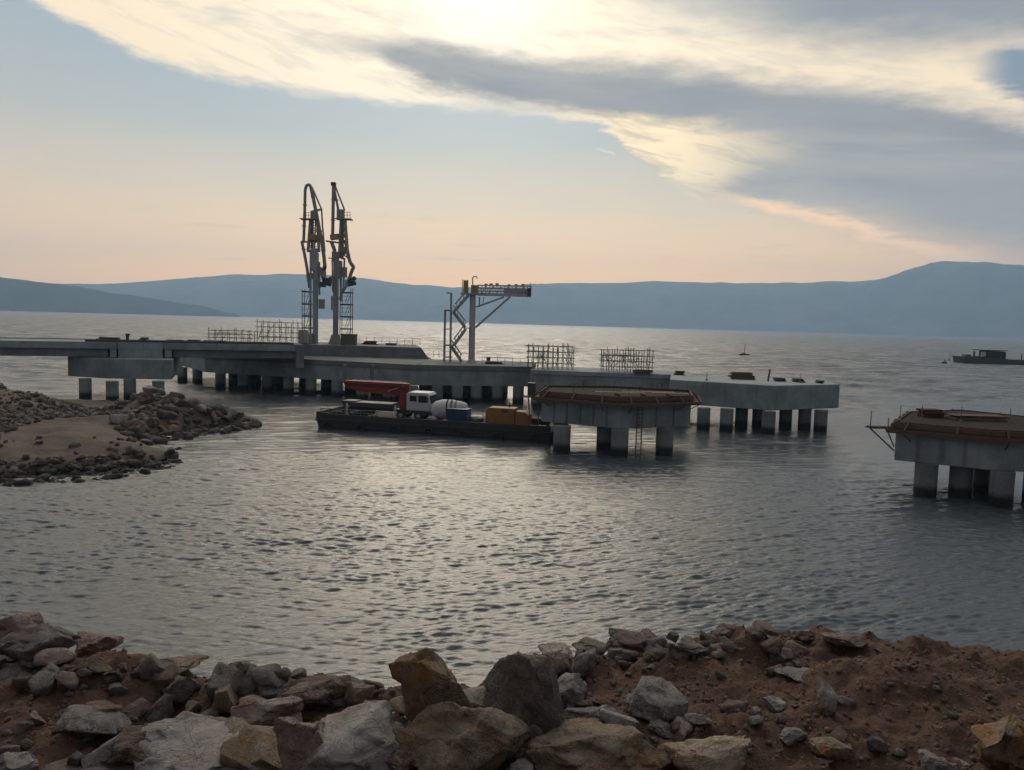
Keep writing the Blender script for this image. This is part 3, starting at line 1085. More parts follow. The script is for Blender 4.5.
def rubble(n, xr, band, size, mats, label, group):
    for _ in range(n):
        xp = rs.uniform(*xr)
        yp = band(xp)
        g = onz(xp, yp, BZ)
        for _i in range(4):
            z = float(bank_z(np.array([g[0]]), np.array([g[1]]))[0])
            g = onz(xp, yp, z)
        s = rs.uniform(*size) * (0.6 + 0.8 * rs.random() ** 2)
        o = small_stone(rs.randrange(14), rs.choice(mats), 'stone')
        hs = s * rs.uniform(0.5, 0.8)
        o.scale = (s, s * rs.uniform(0.7, 1.1), hs)
        o.rotation_euler = (rs.uniform(-0.3, 0.3), rs.uniform(-0.3, 0.3), rs.uniform(0, 6.28))
        o.location = (float(g[0]), float(g[1]), float(z + hs * 0.25))
        tag(o, label, 'stone', group)
        STONES.append(o)


ys = lambda xp: float(np.interp(xp, [c[0] for c in crest_pix], [c[1] for c in crest_pix]))
rubble(95, (0, 390), lambda x: ys(x) + rs.uniform(-2, 24), (0.14, 0.46), ['rock_grey', 'rock_brown', 'rock_pink', 'rock_grey'], 'broken stone in the rubble line along the left crest', 'rubble stones along the left crest')
rubble(95, (535, 800), lambda x: ys(x) + rs.uniform(-2, 24), (0.12, 0.42), ['rock_grey', 'rock_pink', 'rock_brown'], 'broken stone in the rubble line along the crest right of centre', 'rubble stones along the crest right of centre')
rubble(120, (560, 1024), lambda x: rs.uniform(ys(x) + 10, 766), (0.04, 0.2), ['rock_grey', 'rock_pink', 'rock_ochre', 'rock_brown', 'rock_pale'], 'small loose stone scattered on the red soil bench at right', 'loose stones on the right soil bench')
rubble(40, (0, 300), lambda x: rs.uniform(715, 768), (0.1, 0.3), ['rock_grey', 'rock_pink', 'rock_brown'], 'small loose stone among the boulders at the bottom left', 'loose stones at the bottom left')
rubble(40, (380, 640), lambda x: rs.uniform(705, 768), (0.1, 0.32), ['rock_grey', 'rock_ochre', 'rock_brown', 'rock_pink'], 'small loose stone wedged among the centre boulders', 'loose stones among the centre boulders')

rubble(46, (100, 745), lambda x: rs.uniform(706, 772), (0.26, 0.6), ['rock_grey', 'rock_ochre', 'rock_brown', 'rock_pink', 'rock_pale'], 'fist to head sized broken stone filling gaps between the big bottom boulders', 'gap filling stones between the bottom boulders')

# gravel and clods: one mass
gv, gfc = [], []
cv, cf = ICO[1]
for k in range(16000):
    x, y = rng.uniform(-8.5, 9.5), rng.uniform(6.6, 12.6)
    s = 0.006 + 0.036 * rng.random() ** 4
    if rng.random() < 0.012:
        s *= 1.8
    q = cv * (s * (0.6 + 0.8 * rng.random((1, 3)))) * (1 + 0.25 * rng.normal(size=(len(cv), 1)) * 0.6)
    gfc.append(cf + k * len(cv))
    gv.append(q + np.array([x, y, 0]))
gvv = np.concatenate(gv)
cen = np.array([g.mean(0) for g in gv])
cz = bank_z(cen[:, 0], cen[:, 1])
gvv[:, 2] += np.repeat(cz, len(cv))
grav = mesh_obj('gravel', gvv, np.concatenate(gfc), mat_rock('gravel_stone', [(0.15, 0.095, 0.072), (0.21, 0.15, 0.12), (0.32, 0.26, 0.22)]))
tag(grav, kind='stuff')

# armour stones of the left spit
cnt = 0
rs2 = random.Random(9)
groups = {
    'low': ('rough brown stone on the lower edge of the left spit', 'armour stones along the lower edge of the left spit'),
    'arm': ('grey brown stone heaped on the rocky arm in front of the left trestle pier', 'stones heaped on the rocky arm by the trestle pier'),
    'mound': ('grey stone on the stony mound at the left edge of the spit', 'stones on the mound at the left edge')}


def spit_stone(x, y, s, kind):
    z, d = spit_z(np.array([x]), np.array([y]))
    o = small_stone(rs2.randrange(14), rs2.choice(['rock_grey', 'rock_brown', 'rock_pink', 'rock_brown'] if kind != 'low' else ['rock_brown', 'rock_brown', 'rock_grey', 'rock_pink']), 'stone')
    hs = s * rs2.uniform(0.55, 0.85)
    o.scale = (s, s * rs2.uniform(0.7, 1.1), hs)
    o.rotation_euler = (rs2.uniform(-0.4, 0.4), rs2.uniform(-0.4, 0.4), rs2.uniform(0, 6.28))
    o.location = (x, y, max(float(z[0]), -0.25) + hs * 0.22)
    tag(o, groups[kind][0], 'stone', groups[kind][1])
    STONES.append(o)


c0 = 0
while c0 < 520:     # lower edge
    xp = rs2.uniform(-8, 180)
    yp = float(np.interp(xp, [0, 50, 100, 150, 178], [476, 474, 471, 464, 457])) - (rs2.uniform(-1, 11) if rs2.random() < 0.93 else rs2.uniform(8, 24)) * (0.7 if xp > 140 else 1)
    g = onz(xp, yp, 0.6)
    spit_stone(float(g[0]), float(g[1]), rs2.choice((0.3, 0.35, 0.45, 0.6, 0.9)) * rs2.uniform(0.8, 1.2), 'low')
    c0 += 1
c0 = 0
while c0 < 800:    # rocky arm
    xp = rs2.uniform(118, 258)
    lo = float(np.interp(xp, [118, 135, 160, 200, 258], [436, 437, 435, 429, 420]))
    hi = float(np.interp(xp, [118, 140, 160, 180, 200, 258], [404, 398, 399, 404, 409, 416]))
    yp = rs2.uniform(hi, lo)
    g = onz(xp, yp, 0.8)
    spit_stone(float(g[0]), float(g[1]), rs2.choice((0.35, 0.45, 0.6, 0.85, 1.3)) * rs2.uniform(0.8, 1.2) * (1.25 if 138 < xp < 185 and yp < 420 else 1), 'arm')
    c0 += 1
c0 = 0
while c0 < 900:     # mound
    xp = rs2.uniform(-8, 120)
    yp = rs2.uniform(np.interp(xp, [0, 45, 120], [386, 402, 408]), np.interp(xp, [0, 60, 120], [421, 421, 416]))
    g = onz(xp, yp, 1.2 + 1.6 * max(0, 1 - xp / 60))
    spit_stone(float(g[0]), float(g[1]), rs2.choice((0.2, 0.3, 0.4, 0.55, 0.8)) * rs2.uniform(0.8, 1.2), 'mound')
    c0 += 1

# of all loose stones the 240 that look largest stay objects, the rest become one mass
STONES.sort(key=lambda o: -max(o.scale) / math.dist(o.location, (0, 0, CAM_H)))
rv, rf, nv_ = [], [], 0
mv, mf = ICO[2]
for k, o in enumerate(STONES[240:]):
    pv_, pf_ = rock_verts(500 + k % 17, 2, 11, 0.13, 0.44)
    R3 = np.array(o.rotation_euler.to_matrix())
    q = (pv_ * 0.5 * np.array(o.scale)) @ R3.T + np.array(o.location)
    rv.append(q)
    rf.append(pf_ + nv_)
    nv_ += len(q)
    bpy.data.objects.remove(o)
rub = mesh_obj('rubble', np.concatenate(rv), np.concatenate(rf), M['rubble'])
tag(rub, kind='stuff')

# ------------------------------------------------------------------ jetty works
ZT = 5.5


def piles(root, off, pts, r, top, mat='pile'):
    for x, y in pts:
        b_ = MB(off)
        b_.tube((x, y, -4), (x, y, top), r, 28)
        b_.build('pile', M[mat], root, smooth=True)


def px_piles(pix):
    return [tuple(onz(x, y, 0)[:2]) for x, y in pix]


# trestle bridge on its bent
TA, TB = np.array(at(0, 340, 104)[:2]), np.array(at(300, 345, 118)[:2])
td = (TB - TA) / np.linalg.norm(TB - TA)
tn = np.array([-td[1], td[0]])
TL = TA - td * 70
ZD = 7.7


def tpt(s, w, z):
    q = TA + td * s + tn * w
    return (q[0], q[1], z)


def t_at(x):
    """distance along the trestle front edge under photo column x"""
    lo, hi = -60.0, 60.0
    for _ in range(50):
        mid = (lo + hi) / 2
        q = TA + td * mid
        d = np.array([q[0], q[1], ZD]) - np.array([0, 0, CAM_H])
        xx = 512 + F_PX * (d @ _rt) / (d @ _fw)
        if xx < x:
            lo = mid
        else:
            hi = mid
    return lo


def tbox(mb, s0, s1, w0, w1, z0, z1):
    poly = [tpt(s0, w0, 0), tpt(s1, w0, 0), tpt(s1, w1, 0), tpt(s0, w1, 0)]
    mb.prism([q[:2] for q in poly], z0, z1)


s117, s164, s296, s304 = t_at(117), t_at(164), t_at(296), t_at(304)
tr = thing('trestle_bridge', 'long grey concrete trestle bridge running in from the left edge to the jetty', 'bridge', (TA[0], TA[1], ZT))
o_ = tr.location
for (a, b2) in ((-75, s117 - 0.05), (s117 + 0.05, s164 - 0.05), (s164 + 0.05, s296)):
    mb = MB(o_)
    tbox(mb, a, b2, 0, 9.0, ZD - 0.95, ZD)
    mb.build('deck_slab', M['concrete'], tr, bevel=0.04)
for (a, b2) in ((-75, s117 - 1.2), (s164 + 1.2, s296)):
    for w in (0.55, 2.6, 4.7, 6.8):
        mb = MB(o_)
        tbox(mb, a, b2, w, w + 0.7, ZT + 0.12, ZD - 0.953)
        mb.build('girder', M['girder'], tr, bevel=0.03)
mb = MB(o_)
tbox(mb, s117 - 0.9, s117 - 0.1, 0.12, 8.8, ZT + 0.1, ZD - 0.956)
tbox(mb, s164 + 0.1, s164 + 1.0, 0.12, 8.8, ZT + 0.1, ZD - 0.956)
mb.build('end_diaphragm', M['concrete_pale'], tr)
mb = MB(o_)
tbox(mb, s117 + 0.15, s164 - 0.2, 0.06, 8.9, ZT + 0.02, ZD - 0.953)
mb.build('pier_wall', M['concrete'], tr)
mb = MB(o_)
tbox(mb, s296 + 0.02, s304, -0.25, 9.2, 4.2, ZD + 0.05)
mb.build('end_block', M['concrete_dark'], tr, bevel=0.04)
mb = MB(o_)
tbox(mb, -75, s296, 8.6, 8.9, ZD, ZD + 0.12)
mb.build('kerb', M['concrete_dark'], tr)
mb = MB(o_)
tbox(mb, s117 - 4, s296 - 0.3, 0.3, 0.7, ZD, ZD + 0.30)
mb.build('cable_tray', M['dark_steel'], tr)

zb = 2.75
pa = [onz(68, 376, zb), onz(106, 378.5, zb), onz(172, 379.5, zb)]
pa = [q[:2] for q in pa]
polyA = [tuple(pa[0]), tuple(pa[1]), tuple(pa[2]), (pa[2][0] - 2.2, pa[2][1] + 6), (pa[2][0] - 4.0, pa[2][1] + 13), (pa[1][0], pa[1][1] + 15.5), (pa[0][0] - 0.8, pa[0][1] + 11)]
polyA = ccw(polyA)
bent = thing('trestle_pier', 'grey concrete pier on four round piles carrying the trestle at left', 'pier', (pa[1][0], pa[1][1] + 6, 0))
MB(bent.location).prism(polyA, zb, ZT).build('pile_cap', M['concrete'], bent, bevel=0.05)
piles(bent, bent.location, px_piles([(85.5, 398.5), (112.5, 401.5), (130, 399), (158.5, 401)]), 0.78, zb)

# jetty head platform
zb = 2.5
f0, f1, f2 = onz(205, 372.2, zb)[:2], onz(417, 385.4, zb)[:2], onz(530, 386.6, zb)[:2]
polyB1 = ccw([tuple(f0), tuple(f1), tuple(at(430, 360, 134)[:2]), tuple(at(424, 360, 147)[:2]), tuple(at(205, 360, 152)[:2]), tuple(onz(178, 364.5, zb)[:2])])
polyB2 = ccw([(f1[0] + 0.02, f1[1]), tuple(f2), (f2[0] + 1.0, f2[1] + 12), (f1[0] + 0.05, f1[1] + 17.5)])
jp = thing('jetty_platform', 'long grey concrete jetty platform on piles under the loading arms', 'jetty', (f1[0], f1[1] + 10, 0))
o_ = jp.location
MB(o_).prism(polyB1, zb, ZT - 0.75).build('pile_cap', M['concrete'], jp, bevel=0.05)
MB(o_).prism(polyB2, zb, ZT - 0.75).build('pile_cap', M['concrete'], jp, bevel=0.05)
for pl in (polyB1, polyB2):
    MB(o_).prism(offset(pl, 0.16), ZT - 0.747, ZT).build('deck_slab', M['deck_concrete'], jp, bevel=0.04)
bp = [(220.5, 388.5), (243, 390), (267, 391.5), (288.5, 393), (311, 395), (337, 397), (362, 399.5), (388, 401.5), (412, 403), (437, 403), (457, 403), (476, 403), (497, 403), (518, 403), (182.5, 381.5), (197.5, 383)]
piles(jp, o_, px_piles(bp), 0.82, zb)
bp2 = []
for x in (233.5, 253, 276, 283.5, 304, 326, 350, 376, 400, 424, 447, 466, 486, 499):
    Dq = float(np.interp(x, [205, 417, 530], [f0[1], f1[1], f2[1]]))
    for dd, ox in ((7.5, 0.0), (11, 3.5)):
        q = at(x + ox, 400, Dq + dd)
        bp2.append((q[0], q[1]))
piles(jp, o_, bp2, 0.82, zb)
# fascia ribs and fender blocks on the front face
for x in (345, 372):
    q = at(x, 373, onz(x, 384, zb)[1] - 0.05)
    MB(o_).box((q[0], q[1], 4.0), (0.5, 0.5, 2.6), rz=0.0).build('fascia_rib', M['concrete_dark'], jp, bevel=0.03)
# raised slab with sloped end
q0, q1 = at(299, 352, 131), at(421, 353, 131)
prof = [(q0[0], ZT + 0.003), (at(429, 358, 131)[0], ZT + 0.003), (q1[0], 7.35), (q0[0], 7.35)]
rb = MB(o_)
rb.slab(prof, 131, 146)
for k_v in (5, 6):
    rb.v[k_v] = rb.v[k_v] + np.array([-2.7, 0, 0])
rb.v[4][0] -= 3.6
rb.v[7][0] -= 3.6
rb.build('raised_slab', M['concrete_dark'], jp, bevel=0.04)
RZ = 7.35


def guardrail(name, label, a, b, n, h=1.1, group=None):
    a, b = np.array(a, float), np.array(b, float)
    g = thing(name, label, 'railing', a, group)
    for k in range(n):
        p = a + (b - a) * k / (n - 1)
        MB(a).tube(p, p + np.array([0, 0, h]), 0.035, 6).build('post', M['tube'], g)
    for hh in (0.55, h):
        MB(a).tube(a + np.array([0, 0, hh]), b + np.array([0, 0, hh]), 0.03, 6).build('rail', M['tube'], g)
    return g


e = at(500, 362, f2[1] + 8)
guardrail('guardrail', 'thin tube guardrail on the jetty edge right of the gangway tower', (at(482, 360, 119)[0], 119.5, ZT), (at(528, 360, 118)[0], 118.5, ZT), 7)
guardrail('guardrail', 'thin tube guardrail left of the gangway tower beside the sloped slab', (at(429, 358, 129)[0], 136, ZT), (at(446, 358, 129)[0], 136, ZT), 4, 1.2)
guardrail('guardrail', 'thin tube guardrail on top of the raised slab right of the loading arms', (at(359, 344, 144)[0], 144, RZ), (at(420, 346, 144)[0], 144, RZ), 9, 1.2)

# small stores lying along the jetty
def heap(label, x0, x1, y0, y1, D, z, mat='brown_soil', name='material_stack', cat='stack', seed=0):
    a, b2 = at(x0, y1, D), at(x1, y1, D)
    h = max(0.15, (y1 - y0) * D / F_PX)
    r = random.Random(seed + int(x0))
    t_ = thing(name, label, cat, ((a[0] + b2[0]) / 2, D, z))
    L = b2[0] - a[0]
    n = max(2, int(L / 0.7))
    zz = 0
    layer = 0
    while zz < h - 0.03:
        th = min(r.uniform(0.12, 0.3), h - zz)
        ins = r.uniform(0, 0.12) * L + layer * 0.03 * L
        off = r.uniform(-0.06, 0.06) * L
        MB().box((off, r.uniform(-0.1, 0.1), zz + th / 2), (max(0.3, L - ins * 2), r.uniform(0.9, 1.5), th - 0.02), rz=r.uniform(-0.06, 0.06)).build('bundle', M[mat], t_, bevel=0.02)
        zz += th
        layer += 1
    return t_


def onT(x):
    q = TA + td * t_at(x) + tn * 1.6
    return q[1]


heap('low dark bundle of formwork on the trestle deck over the left pier', 97, 120, 336.5, 341, onT(108), ZD, seed=1)
heap('dark boxy stack at the right of the stores over the left pier', 140, 149, 336.5, 341.5, onT(145), ZD, 'dark_steel', seed=2)
heap('flat dark bundle between the upright post and the boxy stack', 130, 139, 338.5, 341, onT(134), ZD, seed=3)
heap('low brown bundle on the trestle deck right of the left pier', 166, 186, 339.5, 342.5, onT(176), ZD, 'form_wood', seed=4)
heap('dark bundle of boards on the trestle deck below the lower scaffold', 203, 226, 340, 343, onT(214), ZD, seed=5)
pt = thing('drilling_post', 'short dark upright machine post on the trestle over the left pier', 'machine', (at(127.5, 341, onT(127))[0], onT(127), ZD))
MB().box((0, 0, 0.12), (1.1, 0.8, 0.24)).build('base', M['dark_steel'], pt)
MB().box((0, 0, 0.62), (0.32, 0.32, 0.76)).box((0.03, 0, 1.05), (0.5, 0.42, 0.28)).build('body', M['dark_steel'], pt, bevel=0.02)


heap('dark low heap on the raised slab right of the loading arms', 362, 379, 343.5, 347, 140, RZ, seed=31)
heap('small dark bundle on the raised slab behind the sloped end', 385, 397, 345.5, 348, 139, RZ, 'dark_steel', seed=32)
heap('brown crate stack on the jetty right of the gangway column', 486, 491, 355, 361, 122.5, ZT, 'form_wood', seed=33)
heap('flat brown bundle on the catwalk platform under the right scaffold', 632, 652, 369.5, 373.5, 107.2, ZT, 'form_wood', seed=34)
heap('dark heap on the catwalk platform right of the right scaffold', 674, 684, 372.5, 377, 106, ZT, seed=35)
heap('long low dark heap on the trestle deck behind the lower scaffold', 188, 201, 339.5, 343, onT(194), ZD, 'dark_steel', seed=36)


# scaffolds
def scaffold(name, label, x0, x1, y0, y1, D, z, dep=2.4, bays=5, lifts=4, seed=0, mess=10):
    r = random.Random(seed)
    a, b2 = at(x0, y1, D), at(x1, y1, D)
    L = b2[0] - a[0]
    h = (y1 - y0) * D / F_PX
    s = thing(name, label, 'scaffold', (a[0], D, z), 'scaffolds on the jetty works')
    for k in range(bays + 1):
        for w in (0, dep):
            x = L * k / bays
            MB().tube((x, w, 0), (x + r.uniform(-.05, .05), w, h + r.uniform(-0.25, 0.5)), 0.05, 6).build('upright_pole', M['tube'], s)
    for j in range(1, lifts + 1):
        zz = h * j / lifts - 0.05
        for w in (0, dep):
            MB().tube((-0.3, w - 0.06, zz + r.uniform(-.06, .06)), (L + 0.3, w - 0.06, zz), 0.045, 6).build('ledger', M['tube'], s)
        tr_ = MB()
        for k in range(bays + 1):
            tr_.tube((L * k / bays + 0.06, -0.2, zz), (L * k / bays + 0.06, dep + 0.2, zz), 0.04, 5)
        tr_.build('cross_tubes', M['tube'], s)
    for k in range(mess):
        x = r.uniform(0, L)
        z0 = r.uniform(0, h * 0.5)
        x2 = min(L, max(0, x + r.uniform(-1.4, 1.4)))
        w = r.choice((0.1, dep - 0.1))
        MB().tube((x, w, z0), (x2, w, min(h, z0 + r.uniform(1, 2.2))), 0.035, 5).build('brace', M['tube'], s)
    x = r.uniform(0, L * 0.4)
    MB().box((x + L * 0.25, dep / 2, h * 0.75), (L * 0.5, dep - 0.3, 0.07)).build('plank_deck', M['form_wood'], s)
    return s


scaffold('scaffold', 'low wide scaffold furthest left on the trestle deck', 209, 250, 331, 342, 125.5, ZD, 2.2, 6, 3, 1, 5)
scaffold('scaffold', 'taller scaffold on the trestle just left of the loading arms', 257, 299, 323, 343, 127.5, ZD, 2.4, 7, 4, 2, 16)
scaffold('scaffold', 'dense tube scaffold just right of the gangway tower, behind the formwork platform', 528, 573, 346, 369, 111.5, ZT, 2.6, 9, 4, 3, 24)
scaffold('scaffold', 'dense tube scaffold furthest right, above the brown formwork platform', 603, 652, 349.5, 372, 108.5, ZT, 2.6, 9, 4, 4, 26)

# mid platform behind and its dolphin
zb = 2.6
c0, c1 = onz(531, 390.5, zb)[:2], onz(692, 396.5, zb)[:2]
polyC = ccw([tuple(c0), tuple(c1), (c1[0] + 1.5, c1[1] + 10), (c0[0] + 2.2, c0[1] + 10)])
mp = thing('catwalk_platform', 'grey concrete platform behind the brown formwork, carrying two scaffolds', 'platform', ((c0[0] + c1[0]) / 2, c0[1] + 4, 0))
MB(mp.location).prism(polyC, zb, ZT - 0.6).build('pile_cap', M['concrete'], mp, bevel=0.05)
MB(mp.location).prism(offset(polyC, 0.14), ZT - 0.597, ZT).build('deck_slab', M['concrete_pale'], mp, bevel=0.04)
piles(mp, mp.location, [(c0[0] + (c1[0] - c0[0]) * k / 5 + 1.0 * (1 if k == 0 else 0) - (1.0 if k == 5 else 0), c0[1] + (c1[1] - c0[1]) * k / 5 + w) for k in range(6) for w in (1.4, 8.2)], 0.75, zb)

e0, e1, e2 = onz(698, 405.3, zb)[:2], onz(772, 410.6, zb)[:2], onz(838.5, 408, zb)[:2]
el_ = np.array(e1) + (np.array(e0) - np.array(e1)) * 1.42
polyC2 = ccw([tuple(el_), tuple(e1), tuple(e2), (e2[0] + 1.2, e2[1] + 8), (e1[0] + 3, e1[1] + 15), (el_[0] + 2.2, c1[1] - 0.05)])
dl = thing('mooring_dolphin', 'finished grey concrete dolphin on many piles right of the formwork platform', 'dolphin', (e1[0], e1[1] + 6, 0))
MB(dl.location).prism(polyC2, zb, ZT - 0.35).build('pile_cap', M['concrete'], dl, bevel=0.06)
MB(dl.location).prism(offset(polyC2, -0.03), ZT - 0.347, ZT + 0.03).build('deck_slab', M['concrete_pale'], dl, bevel=0.04)
piles(dl, dl.location, px_piles([(703, 429.5), (726, 430.5), (768, 433.5), (820, 431.5), (741, 426.5), (758, 426), (785, 427.5), (804, 429)]), 0.76, zb)
heap('dark stack of boards on the finished dolphin left of the slanted post', 728, 755, 371, 378, e1[1] + 10, ZT + 0.05, 'form_wood', seed=6)
heap('low dark coil of material on the dolphin right of the slanted post', 774, 785, 376.5, 380, e1[1] + 8, ZT + 0.05, seed=7)
heap('flat dark heap on the dolphin between the coil and the lone block', 793, 804, 377.5, 381, e1[1] + 7.5, ZT + 0.05, seed=8)
heap('small lone dark block near the right end of the dolphin', 816, 823, 379.2, 382.3, e1[1] + 6.5, ZT + 0.05, 'dark_steel', name='steel_block', cat='block', seed=9)
sp = thing('steel_post', 'leaning rusty steel post standing on the finished dolphin', 'post', (at(768, 379, e1[1] + 7)[0], e1[1] + 7, ZT + 0.05))
MB().tube((0, 0, 0), (0.18, 0, 1.35), 0.11, 10).build('shaft', M['form_red'], sp)
MB().tube((0.18, 0, 1.35), (0.05, 0, 1.5), 0.10, 10).ball((0.18, 0, 1.36), 0.12).build('hook', M['form_red'], sp)
for xx, lab in ((706.5, 'thin rebar post at the left end of the finished dolphin'), (800, 'thin steel rod standing among the heaps on the dolphin')):
    q = at(xx, 380, e1[1] + 6)
    rp = MB().tube((0, 0, 0), (0.03, 0, 1.0), 0.04, 6).box((0, 0, 0.06), (0.3, 0.3, 0.12)).build('steel_rod', M['tube'])
    rp.location = (q[0], q[1], ZT + 0.05)
    tag(rp, lab, 'rod')


# dolphins still in formwork
def formwork(label, poly, z0, z1, walk, seed, sides):
    r = random.Random(seed)
    c = np.mean(np.array(poly), axis=0)
    fwk = thing('formwork', label, 'formwork', (c[0], c[1], z0))
    o_ = fwk.location
    inn = offset(poly, 0.02)
    pan = offset(poly, 0.14)
    pan_o = offset(poly, 0.20)
    out = offset(poly, walk)
    n = len(poly)
    L3 = lambda p, z: np.array([p[0], p[1], z])
    for k in range(n):
        j = (k + 1) % n
        MB(o_).prism([inn[k], inn[j], pan[j], pan[k]], z0 + 0.03, z1).build('panel', M['form_red'], fwk)
        MB(o_).prism([pan_o[k], pan_o[j], out[j], out[k]], z0 - 0.16, z0 - 0.02).build('walkway', M['form_wood'], fwk)
        for zz, th in ((z0 + 0.3, 0.16), (z1 - 0.18, 0.20)):
            MB(o_).bar(L3(pan_o[k], zz), L3(pan_o[j], zz), 0.14, th).build('waler', M['form_wood'], fwk)
        MB(o_).bar(L3(out[k], z0 + 0.08), L3(out[j], z0 + 0.08), 0.10, 0.16).build('toe_board', M['form_wood'], fwk)
        d = np.linalg.norm(np.array(pan[j]) - np.array(pan[k]))
        m_ = max(2, int(d / 2.4)) if k in sides else 2
        for q in range(m_):
            tt = (q + 0.35) / m_
            pa_ = np.array(pan_o[k]) * (1 - tt) + np.array(pan_o[j]) * tt
            po = np.array(out[k]) * (1 - tt) + np.array(out[j]) * tt
            MB(o_).bar(L3(po, z0), L3(pa_, z1 + 0.05), 0.13, 0.13).build('strut', M['form_wood'], fwk)
            pb = np.array(inn[k]) * (1 - tt) + np.array(inn[j]) * tt
            if q % 2 == 0:
                MB(o_).bar(L3(po, z0 - 0.18), L3(pb, z0 - 0.75), 0.08, 0.08).build('bracket', M['form_wood'], fwk)
    return fwk


zb = 2.5
d0, d1, d2 = onz(541, 421.3, zb)[:2], onz(620, 429, zb)[:2], onz(690, 426.3, zb)[:2]
polyD = ccw([tuple(d0), tuple(d1), tuple(d2), (d2[0] + 1.2, d2[1] + 6.5), (d1[0] + 1.2, d1[1] + 12.5), (d0[0] + 1.0, d0[1] + 7)])
dd_ = thing('formwork_dolphin', 'near concrete dolphin block on round piles in the middle of the water', 'dolphin', (d1[0], d1[1] + 5, 0))
o_ = dd_.location
MB(o_).prism(polyD, zb, 5.1).build('pile_cap', M['concrete'], dd_, bevel=0.05)
MB(o_).prism(offset(polyD, -0.12), 5.102, 5.28).build('deck_boards', M['dark_boards'], dd_)
piles(dd_, o_, px_piles([(561.5, 452), (619, 455.5), (664, 454.5)]) + [tuple(onz(604.5, 449, 0)[:2])], 0.80, zb)
piles(dd_, o_, [(polyD[0][0] + 2.3, polyD[0][1] + 5.2)], 0.80, zb)
# joints of the shutter boards on the faces
sj = MB(o_)
for (a, b2, nn) in ((d0, d1, 6), (d1, d2, 4)):
    for k in range(1, nn):
        q = np.array(a) * (1 - k / nn) + np.array(b2) * k / nn
        nrm = np.array([(b2 - a)[1], -(b2 - a)[0]])
        nrm /= np.linalg.norm(nrm)
        q = q + nrm * 0.02
        sj.box((q[0], q[1], 3.65), (0.14, 0.12, 2.2), rz=math.atan2((b2 - a)[1], (b2 - a)[0]))
sj.build('shutter_ribs', M['concrete_dark'], dd_)
lq = onz(638, 456, 0)
lad = MB(o_)
for sxx in (-0.24, 0.24):
    lad.tube((lq[0] + sxx, lq[1], -1.5), (lq[0] + sxx, lq[1], 4.6), 0.055, 6)
for k in range(17):
    lad.tube((lq[0] - 0.24, lq[1], -1.2 + k * 0.34), (lq[0] + 0.24, lq[1], -1.2 + k * 0.34), 0.035, 6)
lad.build('ladder', M['form_wood'], dd_)
fD = formwork('reddish brown timber and steel formwork ringing the middle dolphin', polyD, 4.8, 5.48, 0.95, 3, (0, 1, 2, 5))
pk = MB()
q = at(648, 389.5, d1[1] + 4)
for k, (lx, ww, dz_) in enumerate(((-2.2, 4.8, 0.0), (2.6, 3.6, 0.03), (0.6, 5.0, 0.07))):
    pk.box((lx, k * 0.4 - 0.3, 0.05 + dz_), (ww, 0.32, 0.06), rz=(k - 1) * 0.05)
po_ = pk.build('plank_pile', M['pale_wood'])
po_.location = (q[0] - 0.6, d1[1] + 3.2, 5.58)
tag(po_, 'pale planks laid across the top of the middle dolphin formwork', 'planks')
sup = MB()
for lx in (-2.5, 0, 2.5):
    sup.box((lx, -0.1, 0), (0.18, 2.6, 0.28))
so_ = sup.build('bearer_beams', M['form_red'])
so_.location = (q[0] - 0.6, d1[1] + 3.2, 5.43)
tag(so_, 'dark bearer beams under the pale planks on the middle dolphin', 'beams')
ba = MB()
rr_ = random.Random(2)
cD = np.mean(np.array(polyD), axis=0)
for k in range(16):
    x, y = cD[0] + rr_.uniform(-5, 5), cD[1] + rr_.uniform(-3, 3)
    hh = rr_.uniform(0.6, 1.3)
    ba.tube((x, y, 5.2), (x + rr_.uniform(-.1, .1), y, 5.2 + hh), 0.02, 5)
    if rr_.random() < 0.4:
        ba.path([(x, y, 5.2 + hh), (x + 0.3, y, 5.4 + hh), (x + 0.6, y, 5.1 + hh)], 0.02, 5)
bo = ba.build('rebar', M['form_red'])
tag(bo, 'bent starter bars sticking out of the middle dolphin top', 'rebar', kind='stuff')
# dark access cage at the left corner of the formwork
q = at(531.5, 394, 76.0)
cg = thing('access_cage', 'dark boxy access cage hanging at the left corner of the brown formwork', 'cage', (q[0], 76.0, 4.75))
MB().box((0, 0, 0.82), (0.78, 0.7, 1.25)).build('body', M['dark_steel'], cg, bevel=0.02)
MB().box((0.15, 0.1, 0.07), (1.8, 1.3, 0.1)).build('floor_plate', M['form_wood'], cg)
for sx_ in (-0.3, 0.55):
    MB().bar((sx_, 0.3, 0.02), (sx_ + 0.25, 0.4, -2.6), 0.12).build('hanger', M['tube'], cg)

zb = 2.5
h0, h1 = onz(894, 460, zb)[:2], onz(988, 470, zb)[:2]
h2 = (h1[0] + 8.5, h1[1] - 1.6)
polyE = ccw([tuple(h0), tuple(h1), h2, (h2[0] + 3, h2[1] + 8), (h1[0] + 6, h1[1] + 14), (h0[0] + 5.2, h0[1] + 8.0)])
ed = thing('formwork_dolphin', 'concrete dolphin block on round piles cut by the right edge', 'dolphin', (h1[0], h1[1] + 5, 0))
o_ = ed.location
MB(o_).prism(polyE, zb, 5.1).build('pile_cap', M['concrete'], ed, bevel=0.05)
MB(o_).prism(offset(polyE, -0.1), 5.102, 5.36).build('deck_boards', M['dark_boards'], ed)
piles(ed, o_, px_piles([(924.5, 496.5), (959.5, 497), (1000, 505.5)]) + [tuple(onz(984, 493, 0)[:2]), tuple(onz(1034, 503, 0)[:2])], 0.78, zb)
sj = MB(o_)
